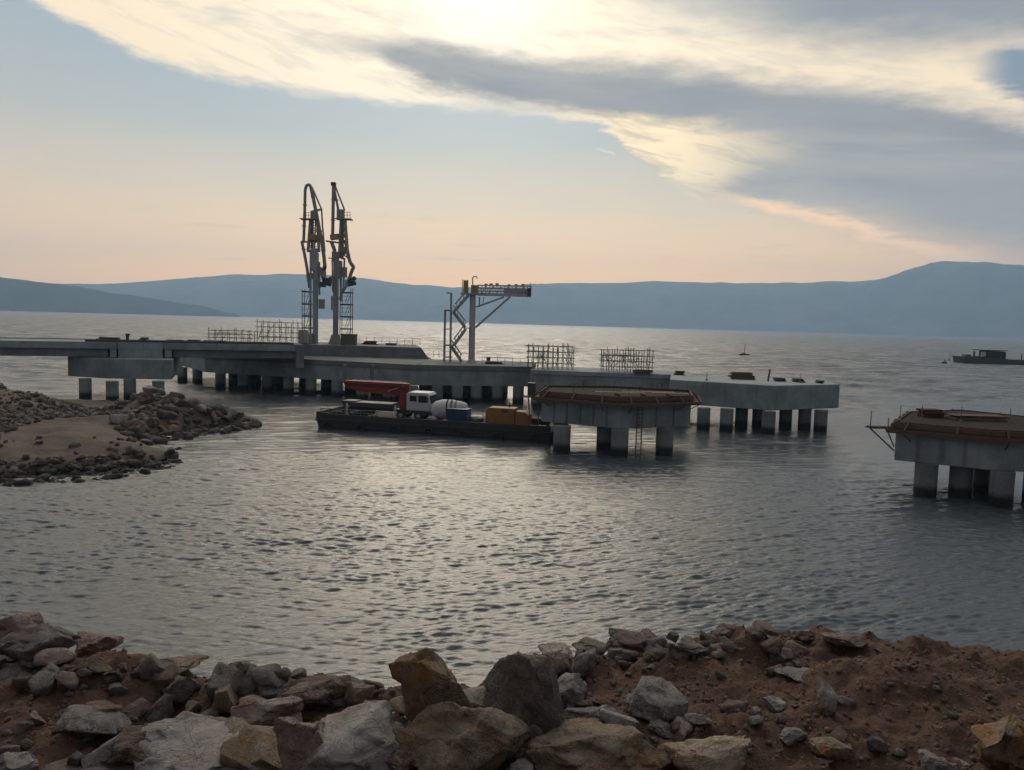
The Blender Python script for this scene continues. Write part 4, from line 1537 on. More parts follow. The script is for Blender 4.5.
for k in range(1, 4):
    q = np.array(h0) * (1 - k / 4) + np.array(h1) * k / 4
    ev = np.array(h1) - np.array(h0)
    nrm = np.array([ev[1], -ev[0]]) / np.linalg.norm(ev)
    q = q + nrm * 0.02
    sj.box((q[0], q[1], 3.65), (0.16, 0.12, 2.2), rz=math.atan2(ev[1], ev[0]))
sj.build('shutter_ribs', M['concrete_dark'], ed)
fE = formwork('brown timber and rusty steel formwork on the dolphin at the right edge', polyE, 4.75, 5.42, 0.6, 4, (0, 1, 5))
# stacked rusty sheets on it
t_ = heap('rusty brown stack of sheets on top of the right hand formwork', 918, 943, 412, 420, h0[1] + 4.5, 5.362, 'form_red', seed=12)
t_ = heap('long brown bundle of timbers across the right hand dolphin', 944, 1010, 416, 421, h0[1] + 3.2, 5.362, 'form_wood', seed=13)
# corner bracket walkway with posts
q = np.array(polyE[0])
ql = onz(894, 460, zb)[:2]
br = thing('corner_bracket', 'spindly corner bracket with railing posts on the left side of the right dolphin', 'bracket', (ql[0], ql[1], 4.8))
pL = at(871, 428, ql[1])
zL = pL[2] - 4.8
xo = pL[0] - ql[0]
MB().bar((0, 0.1, zL), (xo - 0.1, 0.1, zL), 0.12, 0.10).bar((0, 0.7, zL), (xo - 0.1, 0.7, zL), 0.12, 0.10).build('arm', M['form_wood'], br)
MB().box((xo / 2, 0.38, zL + 0.09), (abs(xo), 0.6, 0.06)).build('walk_plank', M['form_wood'], br)
MB().bar((xo, 0.1, zL - 0.05), (0, 0.1, -1.6), 0.09).bar((xo * 0.35, 0.1, zL - 0.05), (-0.02, 0.1, -1.3), 0.07).build('brace', M['form_red'], br)
for k, (xx, hh) in enumerate(((xo, 1.25), (xo * 0.3, 0.8))):
    MB().tube((xx, 0.1, zL), (xx, 0.1, zL + hh), 0.04, 6).build('post', M['tube'], br)
for k, xx in enumerate((891, 915, 951, 996)):
    q = at(xx, 420, h0[1] + 3)
    ph_ = MB().tube((0, 0, 0), (0, 0, 1.15), 0.03, 6).box((0, 0, 0.03), (0.2, 0.2, 0.06)).build('railing_post', M['tube'])
    ph_.location = (q[0] + 0.2, h0[1] + 2.8 - k * 0.4, 5.362) if k else (float(h0[0]) + 0.9, h0[1] + 1.3, 5.362)
    tag(ph_, 'thin steel post standing on the deck of the right hand dolphin', 'post', 'thin posts on the right dolphin')

# ------------------------------------------------------------------ loading arms
class MBA(MB):
    """heavier pipework: every tube and bar a third thicker"""

    def tube(s, a, b, r, n=10, r2=None):
        return MB.tube(s, a, b, r * 1.3, n, None if r2 is None else r2 * 1.3)

    def bar(s, a, b, w, h=None):
        return MB.bar(s, a, b, w * 1.3, (h or w) * 1.3)


def loading_arm_left():
    D = 136.0
    base = at(315, 346, D)
    t_ = thing('loading_arm', 'left marine loading arm with looped pipe top and ladder tower on its left', 'loading arm', (base[0], D, RZ), 'tall loading arms on the jetty')
    o = t_.location
    P = lambda x, y, dy=0.0: at(x, y, D) + np.array([0, dy, 0])
    MBA(o).tube((base[0] + 0.05, D, RZ), P(315.6, 268), 0.37, 16).build('riser', M['arm_blue'], t_, smooth=True)
    MBA(o).tube((P(310, 340)[0], D + 0.3, RZ), P(310.2, 250, .3), 0.15, 10).build('feed_pipe', M['arm_steel'], t_)
    MBA(o).box(P(314.6, 262), (1.25, 1.2, 3.2)).box(P(314.3, 251), (1.1, 1.0, 0.9)).build('slewing_head', M['arm_blue'], t_, bevel=0.08)
    lp = [P(303.6, 242), P(304.6, 215), P(305.2, 190), P(306.2, 186), P(308, 184.6), P(310, 185.2), P(311.3, 188)]
    MBA(o).path(lp, 0.20, 10).build('loop_pipe', M['arm_steel'], t_)
    MBA(o).path([P(311, 187), P(315.7, 210), P(318, 222), P(321.6, 240.5), P(324, 257), P(325, 268)], 0.24, 10).build('outboard_pipe', M['arm_steel'], t_)
    MBA(o).path([P(311.5, 187, .4), P(321, 209, .4), P(322, 226, .4), P(324.3, 252, .4)], 0.11, 8).build('balance_rod', M['arm_steel'], t_)
    MBA(o).bar(P(312, 211.5), P(321, 209.5), 0.25).build('sheave_link', M['arm_steel'], t_)
    zz_ = MBA(o)
    for k in range(6):
        f0_, f1_ = k / 6, (k + 1) / 6
        l0, l1 = P(310.5 - 2.5 * f0_, 220 + 32 * f0_), P(310.5 - 2.5 * f1_, 220 + 32 * f1_)
        r0, r1 = P(317.5 + 1.5 * f0_, 220 + 32 * f0_), P(317.5 + 1.5 * f1_, 220 + 32 * f1_)
        zz_.bar(l0 if k % 2 else r0, r1 if k % 2 else l1, 0.09).bar(l1, r1, 0.07)
    zz_.build('lattice', M['arm_steel'], t_)
    fl = MBA(o)
    for (xa, ya) in ((304.1, 226), (304.9, 205), (313, 197), (320, 231), (323, 250), (303.5, 249), (308, 276)):
        fl.box(P(xa, ya), (0.62, 0.62, 0.16))
    fl.build('flanges', M['yellow'], t_)
    MBA(o).box(P(313.7, 215), (0.95, 1.0, 1.3)).build('pivot_box', M['arm_steel'], t_, bevel=0.05)
    pl = MBA(o).box(P(309.5, 219.4), (3.0, 2.0, 0.14)).build('platform', M['arm_steel'], t_)
    rl = MBA(o)
    for x in (305.2, 307.5, 310):
        rl.tube(P(x, 219, -0.9), P(x, 213, -0.9), 0.035, 5)
    for yy in (213, 216):
        rl.tube(P(305.2, yy, -0.9), P(311, yy, -0.9), 0.03, 5)
    r_ = rl.build('platform_rail', M['tube'], t_)
    MBA(o).bar(P(310.5, 220), P(308, 252), 0.34).bar(P(311.6, 220, 0.5), P(311.5, 252, .5), 0.34).build('inboard_arm', M['arm_steel'], t_)
    MBA(o).bar(P(317.5, 220), P(319, 252), 0.32).bar(P(315, 220, .4), P(314, 250, .4), 0.16).build('inboard_strut', M['arm_steel'], t_)
    MBA(o).tube(P(319.5, 295), P(319.3, 262), 0.13, 8).tube(P(317.8, 300, -.5), P(317.8, 250, -.5), 0.09, 8).tube(P(311.5, 300, -.5), P(311.8, 258, -.5), 0.12, 8).build('service_pipe', M['arm_blue'], t_)
    for q_, z_ in ((P(319.5, 271), (0.7, 0.8, 1.4)), (P(312, 276), (0.8, 0.8, 1.0)), (P(323.5, 274), (0.8, 0.7, 1.2))):
        MBA(o).box(q_, z_).build('actuator', M['arm_steel'], t_, bevel=0.05)
    MBA(o).box(P(312.8, 237.5), (1.3, 1.2, 1.0)).build('counterweight', M['yellow'], t_, bevel=0.06)
    MBA(o).tube(P(301.5, 242), P(323, 241.2), 0.13, 8).build('tie_bar', M['arm_steel'], t_)
    MBA(o).path([P(302, 242.5), P(304.5, 254), P(307, 268), P(309.5, 288)], 0.20, 8).build('return_pipe', M['arm_steel'], t_)
    MBA(o).ball(P(302, 242.3), 0.30).build('swivel', M['arm_steel'], t_)
    MBA(o).path([P(325, 266), P(322.5, 274), P(324.5, 282)], 0.27, 8).box(P(323, 284.5), (0.9, 0.8, 0.9)).build('hose_elbow', M['dark_steel'], t_)
    cp_ = MBA(o).box(P(328.5, 282), (1.0, 1.0, 1.3), ry=0.3).tube(P(325, 284), P(332, 281), 0.24, 10).ball(P(330.8, 278.5), 0.42)
    cp_.build('coupler', M['dark_steel'], t_)
    MBA(o).box(P(321.8, 304), (0.95, 0.7, 1.65)).build('valve_cabinet', M['arm_steel'], t_, bevel=0.03)
    # ladder tower
    lt = MBA(o)
    for x in (301.6, 310.6):
        for dy in (0.4, 2.0):
            lt.tube((P(x, 300)[0], D + dy, RZ), P(x, 289, dy), 0.05, 6)
    for yy in (296, 302, 309, 314, 321, 326, 333):
        lt.tube(P(301.6, yy, .4), P(310.6, yy, .4), 0.03, 5)
    for ya, yb2 in ((304, 292), (316, 304), (328, 316), (340, 328)):
        for dx in (0, 0.4):
            lt.tube(P(304, ya, 1.2) + np.array([dx, 0, 0]), P(307.5, yb2, 1.2) + np.array([dx, 0, 0]), 0.035, 5)
    lt.build('ladder_tower', M['tube'], t_)
    for yy in (291.5, 304, 316, 328):
        MBA(o).box(P(306, yy, 1.2), (1.75, 1.7, 0.24)).build('landing', M['dark_steel'], t_)
    # pedestal
    MBA(o).box((P(309.5, 340)[0], D - 0.6, RZ + 0.9 + 0.005), (1.5, 1.8, 1.8)).build('pedestal', M['steel'], t_, bevel=0.05)


def loading_arm_right():
    D = 136.0
    base = at(335.5, 346, D)
    t_ = thing('loading_arm', 'right marine loading arm, straight mast top, with railed platform and ladder tower on its right', 'loading arm', (base[0], D, RZ), 'tall loading arms on the jetty')
    o = t_.location
    P = lambda x, y, dy=0.0: at(x, y, D) + np.array([0, dy, 0])
    MBA(o).tube((base[0], D, RZ), P(336, 262), 0.37, 16).build('riser', M['arm_steel'], t_, smooth=True)
    MBA(o).tube((P(340.6, 300)[0], D + .3, RZ + 7.5), P(340.3, 262, .3), 0.16, 8).build('feed_pipe', M['steel'], t_)
    MBA(o).tube((base[0] - 0.05, D, RZ + 0.01), (base[0] - 0.05, D, RZ + 1.7), 0.95, 14, 0.52).build('foot', M['arm_steel'], t_)
    MBA(o).box(P(338, 270), (1.3, 1.3, 3.2)).box(P(335.5, 256), (1.1, 1.1, 1.5)).build('slewing_head', M['arm_steel'], t_, bevel=0.08)
    MBA(o).box(P(333.5, 303), (0.7, 0.9, 2.4)).build('valve_cabinet', M['arm_blue'], t_, bevel=0.04)
    MBA(o).tube(P(332.6, 238), P(333.5, 184), 0.22, 10).build('mast_pipe', M['arm_steel'], t_)
    MBA(o).box(P(333.5, 184), (0.8, 0.7, 0.55)).build('mast_cap', M['dark_steel'], t_, bevel=0.04)
    MBA(o).bar(P(334, 188), P(338.6, 211), 0.28).bar(P(334.5, 185, .3), P(344.3, 210, .3), 0.2).build('stay', M['arm_steel'], t_)
    fl = MBA(o)
    for (xa, ya) in ((333.3, 200), (333, 220), (336.3, 200), (348, 254), (352, 265), (334, 254), (344, 268)):
        fl.box(P(xa, ya), (0.62, 0.62, 0.16))
    fl.build('flanges', M['yellow'], t_)
    MBA(o).box(P(340.7, 214), (1.2, 1.1, 1.5)).build('pivot_box', M['arm_steel'], t_, bevel=0.06)
    MBA(o).box(P(344, 219.3), (2.7, 2.2, 0.14)).build('platform', M['arm_steel'], t_)
    rl = MBA(o)
    for x in (345.5, 348.5, 351.3):
        rl.tube(P(x, 219, -1.0), P(x, 212.5, -1.0), 0.035, 5)
    for yy in (213, 216):
        rl.tube(P(345, yy, -1.0), P(351.3, yy, -1.0), 0.03, 5)
    rl.build('platform_rail', M['tube'], t_)
    a0, a1 = [P(341.3, 220), P(345, 220)], [P(339.5, 258), P(348, 258)]
    ab = MBA(o)
    for dy in (-0.5, 0.5):
        v3 = np.array([0, dy, 0])
        ab.bar(a0[0] + v3, a1[0] + v3, 0.24).bar(a0[1] + v3, a1[1] + v3, 0.24)
    for k in range(6):
        q0, q1 = (1 - k / 6), k / 6
        r0, r1 = (1 - (k + 1) / 6), (k + 1) / 6
        ab.bar(a0[0] * q0 + a1[0] * q1, a0[1] * r0 + a1[1] * r1, 0.16)
        ab.bar(a0[1] * q0 + a1[1] * q1, a0[0] * r0 + a1[0] * r1, 0.16)
    ab.box(P(342.6, 240), (0.4, 0.5, 6.6)).build('inboard_arm', M['arm_steel'], t_)
    MBA(o).tube(P(343.5, 290), P(344.5, 258), 0.13, 8).tube(P(333.2, 292, -.5), P(332.8, 258, -.5), 0.10, 8).tube(P(338.3, 296, -.6), P(338.4, 262, -.6), 0.10, 8).build('service_pipe', M['steel'], t_)
    for q_, z_ in ((P(344.6, 272), (0.8, 0.8, 1.7)), (P(333, 280), (0.7, 0.8, 1.3)), (P(343, 250), (0.9, 0.8, 1.1)), (P(347.5, 283), (0.7, 0.7, 1.0))):
        MBA(o).box(q_, z_).build('actuator', M['arm_steel'], t_, bevel=0.05)
    MBA(o).box(P(335, 237), (1.5, 1.2, 0.9), ry=-0.15).build('counterweight', M['yellow'], t_, bevel=0.06)
    MBA(o).tube(P(326, 241), P(341, 243), 0.12, 8).build('tie_bar', M['arm_steel'], t_)
    MBA(o).path([P(331.5, 242), P(334.5, 250), P(334, 262)], 0.25, 8).build('return_pipe', M['arm_steel'], t_)
    MBA(o).tube(P(328.5, 258), P(333, 258.5), 0.09, 6).build('stub', M['arm_steel'], t_)
    MBA(o).path([P(345.5, 240), P(348.2, 255), P(350, 262), P(353.6, 267), P(351, 273), P(349, 280)], 0.24, 8).build('outboard_pipe', M['arm_steel'], t_)
    MBA(o).box(P(351.5, 282), (1.0, 1.0, 1.2), ry=-0.25).tube(P(347.5, 285), P(356, 283), 0.26, 10).ball(P(354, 278.5), 0.42).build('coupler', M['dark_steel'], t_)
    MBA(o).path([P(346.5, 286), P(342.5, 292), P(339.5, 300)], 0.16, 8).build('hose_elbow', M['arm_steel'], t_)
    lt = MBA(o)
    for x in (339.8, 350.4):
        for dy in (0.4, 2.0):
            lt.tube((P(x, 300)[0], D + dy, RZ), P(x, 288, dy), 0.05, 6)
    for yy in (296, 300, 308, 312, 320, 325, 334):
        lt.tube(P(340, yy, .4), P(350.4, yy, .4), 0.03, 5)
    for ya, yb2 in ((305, 293), (317, 305), (329, 317), (340, 329)):
        for dx in (0, 0.4):
            lt.tube(P(343, ya, 1.2) + np.array([dx, 0, 0]), P(347, yb2, 1.2) + np.array([dx, 0, 0]), 0.035, 5)
    lt.build('ladder_tower', M['tube'], t_)
    for yy in (292.5, 304.5, 316.8, 329):
        MBA(o).box(P(345.2, yy, 1.2), (1.95, 1.7, 0.24)).build('landing', M['dark_steel'], t_)


loading_arm_left()
loading_arm_right()
q = at(349, 346, 133.5)
cr = thing('equipment_crate', 'olive box crate at the foot of the right loading arm', 'crate', (q[0], 133.5, RZ))
MB().box((0, 0, 0.95), (2.5, 1.8, 1.7)).build('body', M['olive'], cr, bevel=0.03)
for sx_ in (-0.95, 0.95):
    MB().box((sx_, 0, 0.05), (0.3, 1.7, 0.1)).build('skid', M['form_wood'], cr)
MB().box((0, 0, 1.85), (2.7, 2.0, 0.1)).build('lid', M['olive'], cr)
q = at(304.5, 345, 132.6)
cb = thing('switch_cabinet', 'pale grey switch cabinet left of the left loading arm, at the trestle end', 'cabinet', (q[0] - 0.2, 132.6, RZ))
MB().box((0, 0, 1.25), (1.5, 1.1, 2.3)).build('body', M['steel'], cb, bevel=0.03)
MB().box((-0.36, -0.57, 1.3), (0.66, 0.05, 2.0)).build('door', M['mauve_steel'], cb)
MB().box((0.36, -0.57, 1.3), (0.66, 0.05, 2.0)).build('door', M['mauve_steel'], cb)
MB().box((0, 0, 0.05), (1.6, 1.2, 0.1)).build('plinth', M['dark_steel'], cb)


# ------------------------------------------------------------------ gangway tower
def gangway():
    D = 123.0
    base = at(471.5, 362, D)
    t_ = thing('gangway_tower', 'steel gangway tower with zigzag stairs and a walkway boom pointing right', 'gangway tower', (base[0], D, ZT))
    o = t_.location
    P = lambda x, y, dy=0.0: at(x, y, D) + np.array([0, dy, 0])
    top = P(472.8, 295)
    MB(o).tube((base[0], D, ZT), top, 0.52, 20, 0.46).build('column', M['mauve_steel'], t_, smooth=True)
    MB(o).tube((base[0], D, ZT + 0.003), (base[0], D, ZT + 0.5), 0.8, 16, 0.55).build('base_flange', M['mauve_steel'], t_)
    MB(o).box((P(466, 294)[0] + 1.0, D, P(470, 294)[2]), (3.6, 2.2, 0.25)).build('top_platform', M['steel'], t_)
    gz0, gz1 = P(505, 295.5), P(505, 287)
    xs0, xs1 = P(478, 295)[0], P(531, 295)[0]
    g = MB(o)
    zc = P(505, 295)[2]
    g.box(((xs0 + xs1) / 2, D, zc), (xs1 - xs0, 1.5, 0.42))
    gb = g.build('boom_floor', M['mauve_steel'], t_)
    MB(o).box((P(517, 295)[0], D, zc + 0.62), (P(530, 295)[0] - P(503, 295)[0], 1.2, 0.7)).build('boom_housing', M['mauve_steel'], t_, bevel=0.05)
    for dy in (-0.75, 0.75):
        h = MB(o)
        for zz in (0.5, 0.95, 1.4):
            h.tube((xs0, D + dy, zc + zz), (xs1, D + dy, zc + zz + 0.1), 0.07, 6)
        n = 14
        for k in range(n + 1):
            x = xs0 + (xs1 - xs0) * k / n
            h.tube((x, D + dy, zc), (x, D + dy, zc + 1.5), 0.045, 6)
            if k < n:
                h.bar((x, D + dy, zc + (0.1 if k % 2 else 1.4)), (x + (xs1 - xs0) / n, D + dy, zc + (1.4 if k % 2 else 0.1)), 0.08)
        h.build('handrail', M['mauve_steel'], t_)
    tp = MB(o)
    for k, xx in enumerate((486, 491, 497, 509, 516, 523)):
        tp.box((P(xx, 288)[0], D, zc + 1.55), (0.5, 0.6, 0.25 + 0.12 * (k % 3)))
    tp.build('cable_boxes', M['yellow'], t_)
    e_ = MB(o)
    e_.box((P(529, 290)[0], D, zc + 0.55), (0.5, 1.9, 1.2)).tube((P(530, 290)[0], D, zc + 0.1), (P(530, 290)[0], D, zc + 2.0), 0.05, 6)
    e_.build('boom_end', M['dark_steel'], t_)
    for dy in (-0.4, 0.4):
        MB(o).bar(P(475.5, 327.5, dy), P(510, 297, dy), 0.30).build('boom_brace', M['steel'], t_)
        MB(o).bar(P(478, 306.5, dy), P(504, 297, dy), 0.22).build('boom_brace', M['steel'], t_)
    MB(o).bar(P(479.5, 297), P(479.5, 306), 0.2).bar(P(484, 297), P(483, 304), 0.12).bar(P(474, 307), P(480, 306), 0.2).build('hanger', M['steel'], t_)
    MB(o).box(P(465.3, 287, .3), (0.62, 0.9, 2.1)).tube(P(462.3, 294), P(462.3, 279), 0.06, 6).tube(P(467.8, 293), P(467.8, 280), 0.09, 6).build('winch_frame', M['yellow'], t_)
    MB(o).box(P(474.6, 289.5), (1.1, 1.0, 1.35)).build('control_box', M['yellow'], t_, bevel=0.04)
    MB(o).path([P(472.8, 289), P(472.6, 278), P(474, 276.3), P(476.3, 276.6), P(477.4, 278.5)], 0.09, 6).build('davit', M['steel'], t_)
    # stair frame
    for x, y in ((445.2, 309.5), (451.3, 293)):
        for dy in (-1.0, 1.0):
            MB(o).bar((P(x - 0.6, 340)[0], D + dy, ZT), P(x, y, dy), 0.17).build('frame_post', M['steel'], t_)
    fr = MB(o)
    for (x0, x1, y) in ((447, 451.5, 293), (445, 452, 310), (445, 452, 329), (445, 452, 345), (445, 452, 357)):
        for dy in (-1, 1):
            fr.bar(P(x0, y, dy), P(x1, y, dy), 0.12)
        fr.bar(P(x0, y, -1), P(x0, y, 1), 0.1).bar(P(x1, y, -1), P(x1, y, 1), 0.1)
    fr.build('frame_beam', M['steel'], t_)

    def flight(xa, ya, xb, yb2, dy):
        f = MB(o)
        for w in (-0.42, 0.42):
            a, b2 = P(xa, ya, dy + w), P(xb, yb2, dy + w)
            f.bar(a, b2, 0.10, 0.42)
            u = np.array([0, 0, 1.05])
            f.tube(a + u, b2 + u, 0.07, 6)
            for k in range(4):
                c = a + (b2 - a) * (k + 0.5) / 4
                f.tube(c, c + u, 0.03, 5)
        a, b2 = P(xa, ya, dy), P(xb, yb2, dy)
        n = 11
        for k in range(1, n):
            c = a + (b2 - a) * k / n
            f.box(c, (0.27, 0.84, 0.05))
        f.build('stair_flight', M['steel'], t_)
    flight(455, 311, 469, 295, -0.55)
    flight(453, 312, 465, 327.5, 0.55)
    flight(466, 329, 454, 345.5, -0.55)
    flight(451, 346.5, 461.5, 362, 0.55)
    for (x0, x1, y) in ((447, 456, 311), (463, 471, 328), (445, 456, 345.5)):
        MB(o).box((P((x0 + x1) / 2, y)[0], D, P((x0 + x1) / 2, y)[2]), ((x1 - x0) * D / F_PX, 2.1, 0.12)).build('landing', M['steel'], t_)


gangway()
heap('flat dark bundle at the foot of the gangway column', 483, 504, 358.8, 361.5, 121, ZT, 'dark_steel', seed=21)

# ------------------------------------------------------------------ work barge
bl, br_ = onz(316, 428, 0)[:2], onz(550, 443, 0)[:2]
ax_ = (br_ - bl) / np.linalg.norm(br_ - bl)
BL = np.linalg.norm(br_ - bl)
bang = math.atan2(ax_[1], ax_[0])
BH, BW = 1.05, 9.0
barge = thing('work_barge', 'flat black work barge carrying the pump truck, moored beside the jetty', 'barge', (bl[0], bl[1], 0))
barge.rotation_euler = (0, 0, bang)
hp = [(0.5, -0.8), (1.4, -1.3), (BL - 1.4, -1.3), (BL - 0.4, -0.8), (BL, BH - 0.003), (0, BH - 0.003)]
MB().slab(hp, 0, BW).build('hull', M['hull'], barge, bevel=0.05)
MB().box((BL / 2, BW / 2, BH + 0.02), (BL - 0.3, BW - 0.3, 0.04)).build('deck', M['deck'], barge)
MB().slab([(0.0, BH), (BL, BH), (BL, 1.72), (BL - 5, 1.66), (6.0, 1.60), (1.5, 1.66), (0.0, 1.85)], 0.02, 0.16).build('bulwark', M['hull'], barge, bevel=0.02)
MB().box((0.08, BW / 2, 1.42), (0.14, BW - 0.5, 0.72)).build('bulwark', M['hull'], barge, bevel=0.02)
rbm = MB()
rbm.box((BL / 2, -0.06, BH - 0.10), (BL + 0.1, 0.14, 0.22)).box((BL / 2, -0.05, BH - 0.75), (BL - 0.6, 0.10, 0.16))
rbm.build('rubbing_strake', M['hull'], barge, bevel=0.02)
rb2 = MB()
for k in range(16):
    rb2.box((0.9 + k * (BL - 1.8) / 15, -0.035, BH - 0.45), (0.12, 0.07, 0.5))
rb2.build('hull_ribs', M['hull'], barge)
for k in range(7):
    x = 1.5 + k * (BL - 3) / 6
    ty = MB()
    for j in range(16):
        a0, a1 = 2 * math.pi * j / 16, 2 * math.pi * (j + 1) / 16
        ty.tube((x + 0.4 * math.cos(a0), -0.24, BH - 0.75 + 0.4 * math.sin(a0)), (x + 0.4 * math.cos(a1), -0.24, BH - 0.75 + 0.4 * math.sin(a1)), 0.13, 7)
    ty.build('tyre_fender', M['rubber'], barge)
for x, y in ((0.8, 0.7), (0.8, BW - 0.8), (6.5, 0.6), (BL - 1.0, 0.7), (BL - 1, BW - 0.8)):
    for dx in (-0.22, 0.22):
        MB().tube((x + dx, y, BH + 0.04), (x + dx, y, BH + 0.55), 0.13, 10).tube((x + dx, y, BH + 0.55), (x + dx, y, BH + 0.6), 0.18, 10).build('bollard', M['hull'], barge)
# low bow frame and railings at the left end
rl = MB()
for k in range(8):
    rl.tube((0.3 + k * 0.95, 0.35, BH), (0.3 + k * 0.95, 0.35, BH + 1.1), 0.04, 6)
rl.tube((0.3, 0.35, BH + 1.1), (6.95, 0.35, BH + 1.1), 0.04, 6).tube((0.3, 0.35, BH + 0.8), (6.95, 0.35, BH + 0.8), 0.035, 6)
rl.build('railing', M['tube'], barge)


def onb(u, v, z=0.0):
    c, s = math.cos(bang), math.sin(bang)
    return (bl[0] + u * c - v * s, bl[1] + u * s + v * c, BH + 0.04 + z)


def barge_u(x, v):
    lo, hi = -5.0, 40.0
    for _ in range(40):
        mid = (lo + hi) / 2
        q = np.array(onb(mid, v)) - np.array([0, 0, CAM_H])
        if 512 + F_PX * (q @ _rt) / (q @ _fw) < x:
            lo = mid
        else:
            hi = mid
    return lo


# pump truck, nose to the right
tv = 4.4
u0, u1 = barge_u(348, tv), barge_u(433.5, tv)
TLn = u1 - u0
tk = thing('pump_truck', 'white cab concrete pump truck with folded red boom parked on the barge', 'truck', onb(u0, tv))
tk.rotation_euler = (0, 0, bang)
tk.scale = (1, 1, 0.88)
MB().box((TLn * 0.45, 0, 0.95), (TLn * 0.86, 0.95, 0.34)).build('chassis', M['dark_steel'], tk, bevel=0.02)
cx1 = TLn
cab = MB()
cab.slab([(cx1 - 2.75, 1.15), (cx1 - 0.02, 1.15), (cx1 + 0.02, 2.05), (cx1 - 0.14, 3.15), (cx1 - 0.35, 3.42), (cx1 - 2.6, 3.42), (cx1 - 2.75, 3.25)], -1.25, 1.25)
cabo = cab.build('cab', M['white'], tk, bevel=0.08)
MB().slab([(cx1 - 1.35, 2.2), (cx1 - 0.28, 2.2), (cx1 - 0.38, 3.05), (cx1 - 1.35, 3.05)], -1.262, -1.24).build('side_window', M['glass'], cabo)
MB().slab([(cx1 - 2.35, 2.3), (cx1 - 1.55, 2.3), (cx1 - 1.55, 3.0), (cx1 - 2.35, 3.0)], -1.262, -1.24).build('side_window', M['glass'], cabo)
MB().add([(cx1 + 0.045, -1.1, 2.1), (cx1 + 0.045, 1.1, 2.1), (cx1 - 0.105, 1.1, 3.05), (cx1 - 0.105, -1.1, 3.05), (cx1 + 0.0, -1.1, 2.1), (cx1 + 0.0, 1.1, 2.1), (cx1 - 0.15, 1.1, 3.05), (cx1 - 0.15, -1.1, 3.05)],
         [(0, 1, 2, 3), (7, 6, 5, 4), (0, 4, 5, 1), (1, 5, 6, 2), (2, 6, 7, 3), (3, 7, 4, 0)]).build('windscreen', M['glass'], cabo)
MB().box((cx1 - 0.28, -1.42, 2.6), (0.12, 0.2, 0.55)).bar((cx1 - 0.28, -1.25, 2.8), (cx1 - 0.28, -1.4, 2.8), 0.04).build('mirror', M['dark_steel'], cabo)
MB().box((cx1 - 0.02, 0, 0.85), (0.3, 2.4, 0.5)).build('bumper', M['dark_steel'], tk, bevel=0.04)
MB().box((cx1 - 1.3, -1.0, 0.98), (2.4, 0.4, 0.36)).build('step_skirt', M['dark_steel'], tk, bevel=0.03)
for u in (1.1, 2.35, TLn - 3.4, TLn - 1.35):
    for v in (-1.08, 1.08):
        w = MB().lathe((u, v - 0.16, 0.52), (u, v + 0.16, 0.52), [(0, 0.36), (0.02, 0.48), (0.15, 0.52), (0.85, 0.52), (0.98, 0.48), (1, 0.36)], 20).build('wheel', M['rubber'], tk, smooth=True)
        MB().tube((u, v - 0.19, 0.52), (u, v + 0.19, 0.52), 0.24, 14).build('rim', M['steel'], w)
MB().box((TLn * 0.30, 0, 1.45), (TLn * 0.5, 2.1, 0.65)).build('pump_body', M['dark_steel'], tk, bevel=0.05)
MB().slab([(-0.1, 1.0), (1.0, 1.0), (1.25, 1.9), (-0.35, 1.9)], -0.9, 0.9).build('hopper', M['dark_steel'], tk, bevel=0.03)
MB().tube((TLn - 3.5, 0, 1.2), (TLn - 3.5, 0, 3.1), 0.55, 16).build('turret', M['red'], tk)
# folded boom sections: a deep stack of box arms tapering to the rear tip
bx0 = TLn - 3.0
prof = [(bx0, 3.1), (bx0 + 0.35, 3.5), (bx0 + 0.30, 4.25), (bx0 - 0.2, 4.42), (-0.05, 4.40), (-0.25, 4.22), (-0.05, 3.55), (1.6, 3.32), (bx0 - 1.4, 2.95)]
bo_ = thing  # (kept simple: boom sections are parts of the truck)
MB().slab([(bx0 - 0.1, 2.9), (bx0 + 0.3, 3.3), (bx0 + 0.25, 3.80), (0.1, 3.82), (0.0, 3.6), (1.3, 3.1), (bx0 - 1.8, 2.8)], -0.42, -0.02).build('boom_section', M['red'], tk, bevel=0.04)
MB().slab([(bx0 + 0.3, 3.84), (bx0 + 0.25, 4.40), (-0.2, 4.45), (-0.4, 4.2), (-0.2, 3.86)], -0.55, -0.05).build('boom_section', M['red'], tk, bevel=0.04)
MB().slab([(bx0 + 0.1, 3.35), (bx0 + 0.1, 3.95), (0.2, 3.98), (0.0, 3.7), (0.2, 3.45)], 0.03, 0.40).build('boom_section', M['red'], tk, bevel=0.04)
MB().slab([(bx0 - 0.3, 4.05), (bx0 - 0.3, 4.48), (0.4, 4.5), (0.3, 4.1)], 0.05, 0.42).build('boom_section', M['red'], tk, bevel=0.04)
MB().path([(-0.3, -0.62, 4.1), (bx0 * 0.5, -0.62, 4.12), (bx0 - 0.6, -0.62, 4.0), (bx0 + 0.3, -0.62, 3.3)], 0.07, 8).build('delivery_pipe', M['form_red'], tk)
MB().tube((bx0 - 2.2, -0.5, 3.3), (bx0 - 0.4, -0.5, 4.1), 0.08, 8).build('hydraulic_ram', M['pale_wood'], tk)
for u in (0.6, TLn - 3.9):
    MB().box((u, -1.42, 1.25), (0.22, 0.5, 0.22)).box((u, -1.55, 0.85), (0.16, 0.16, 1.62)).box((u, -1.55, 0.03), (0.45, 0.45, 0.06)).build('outrigger', M['white'], tk)

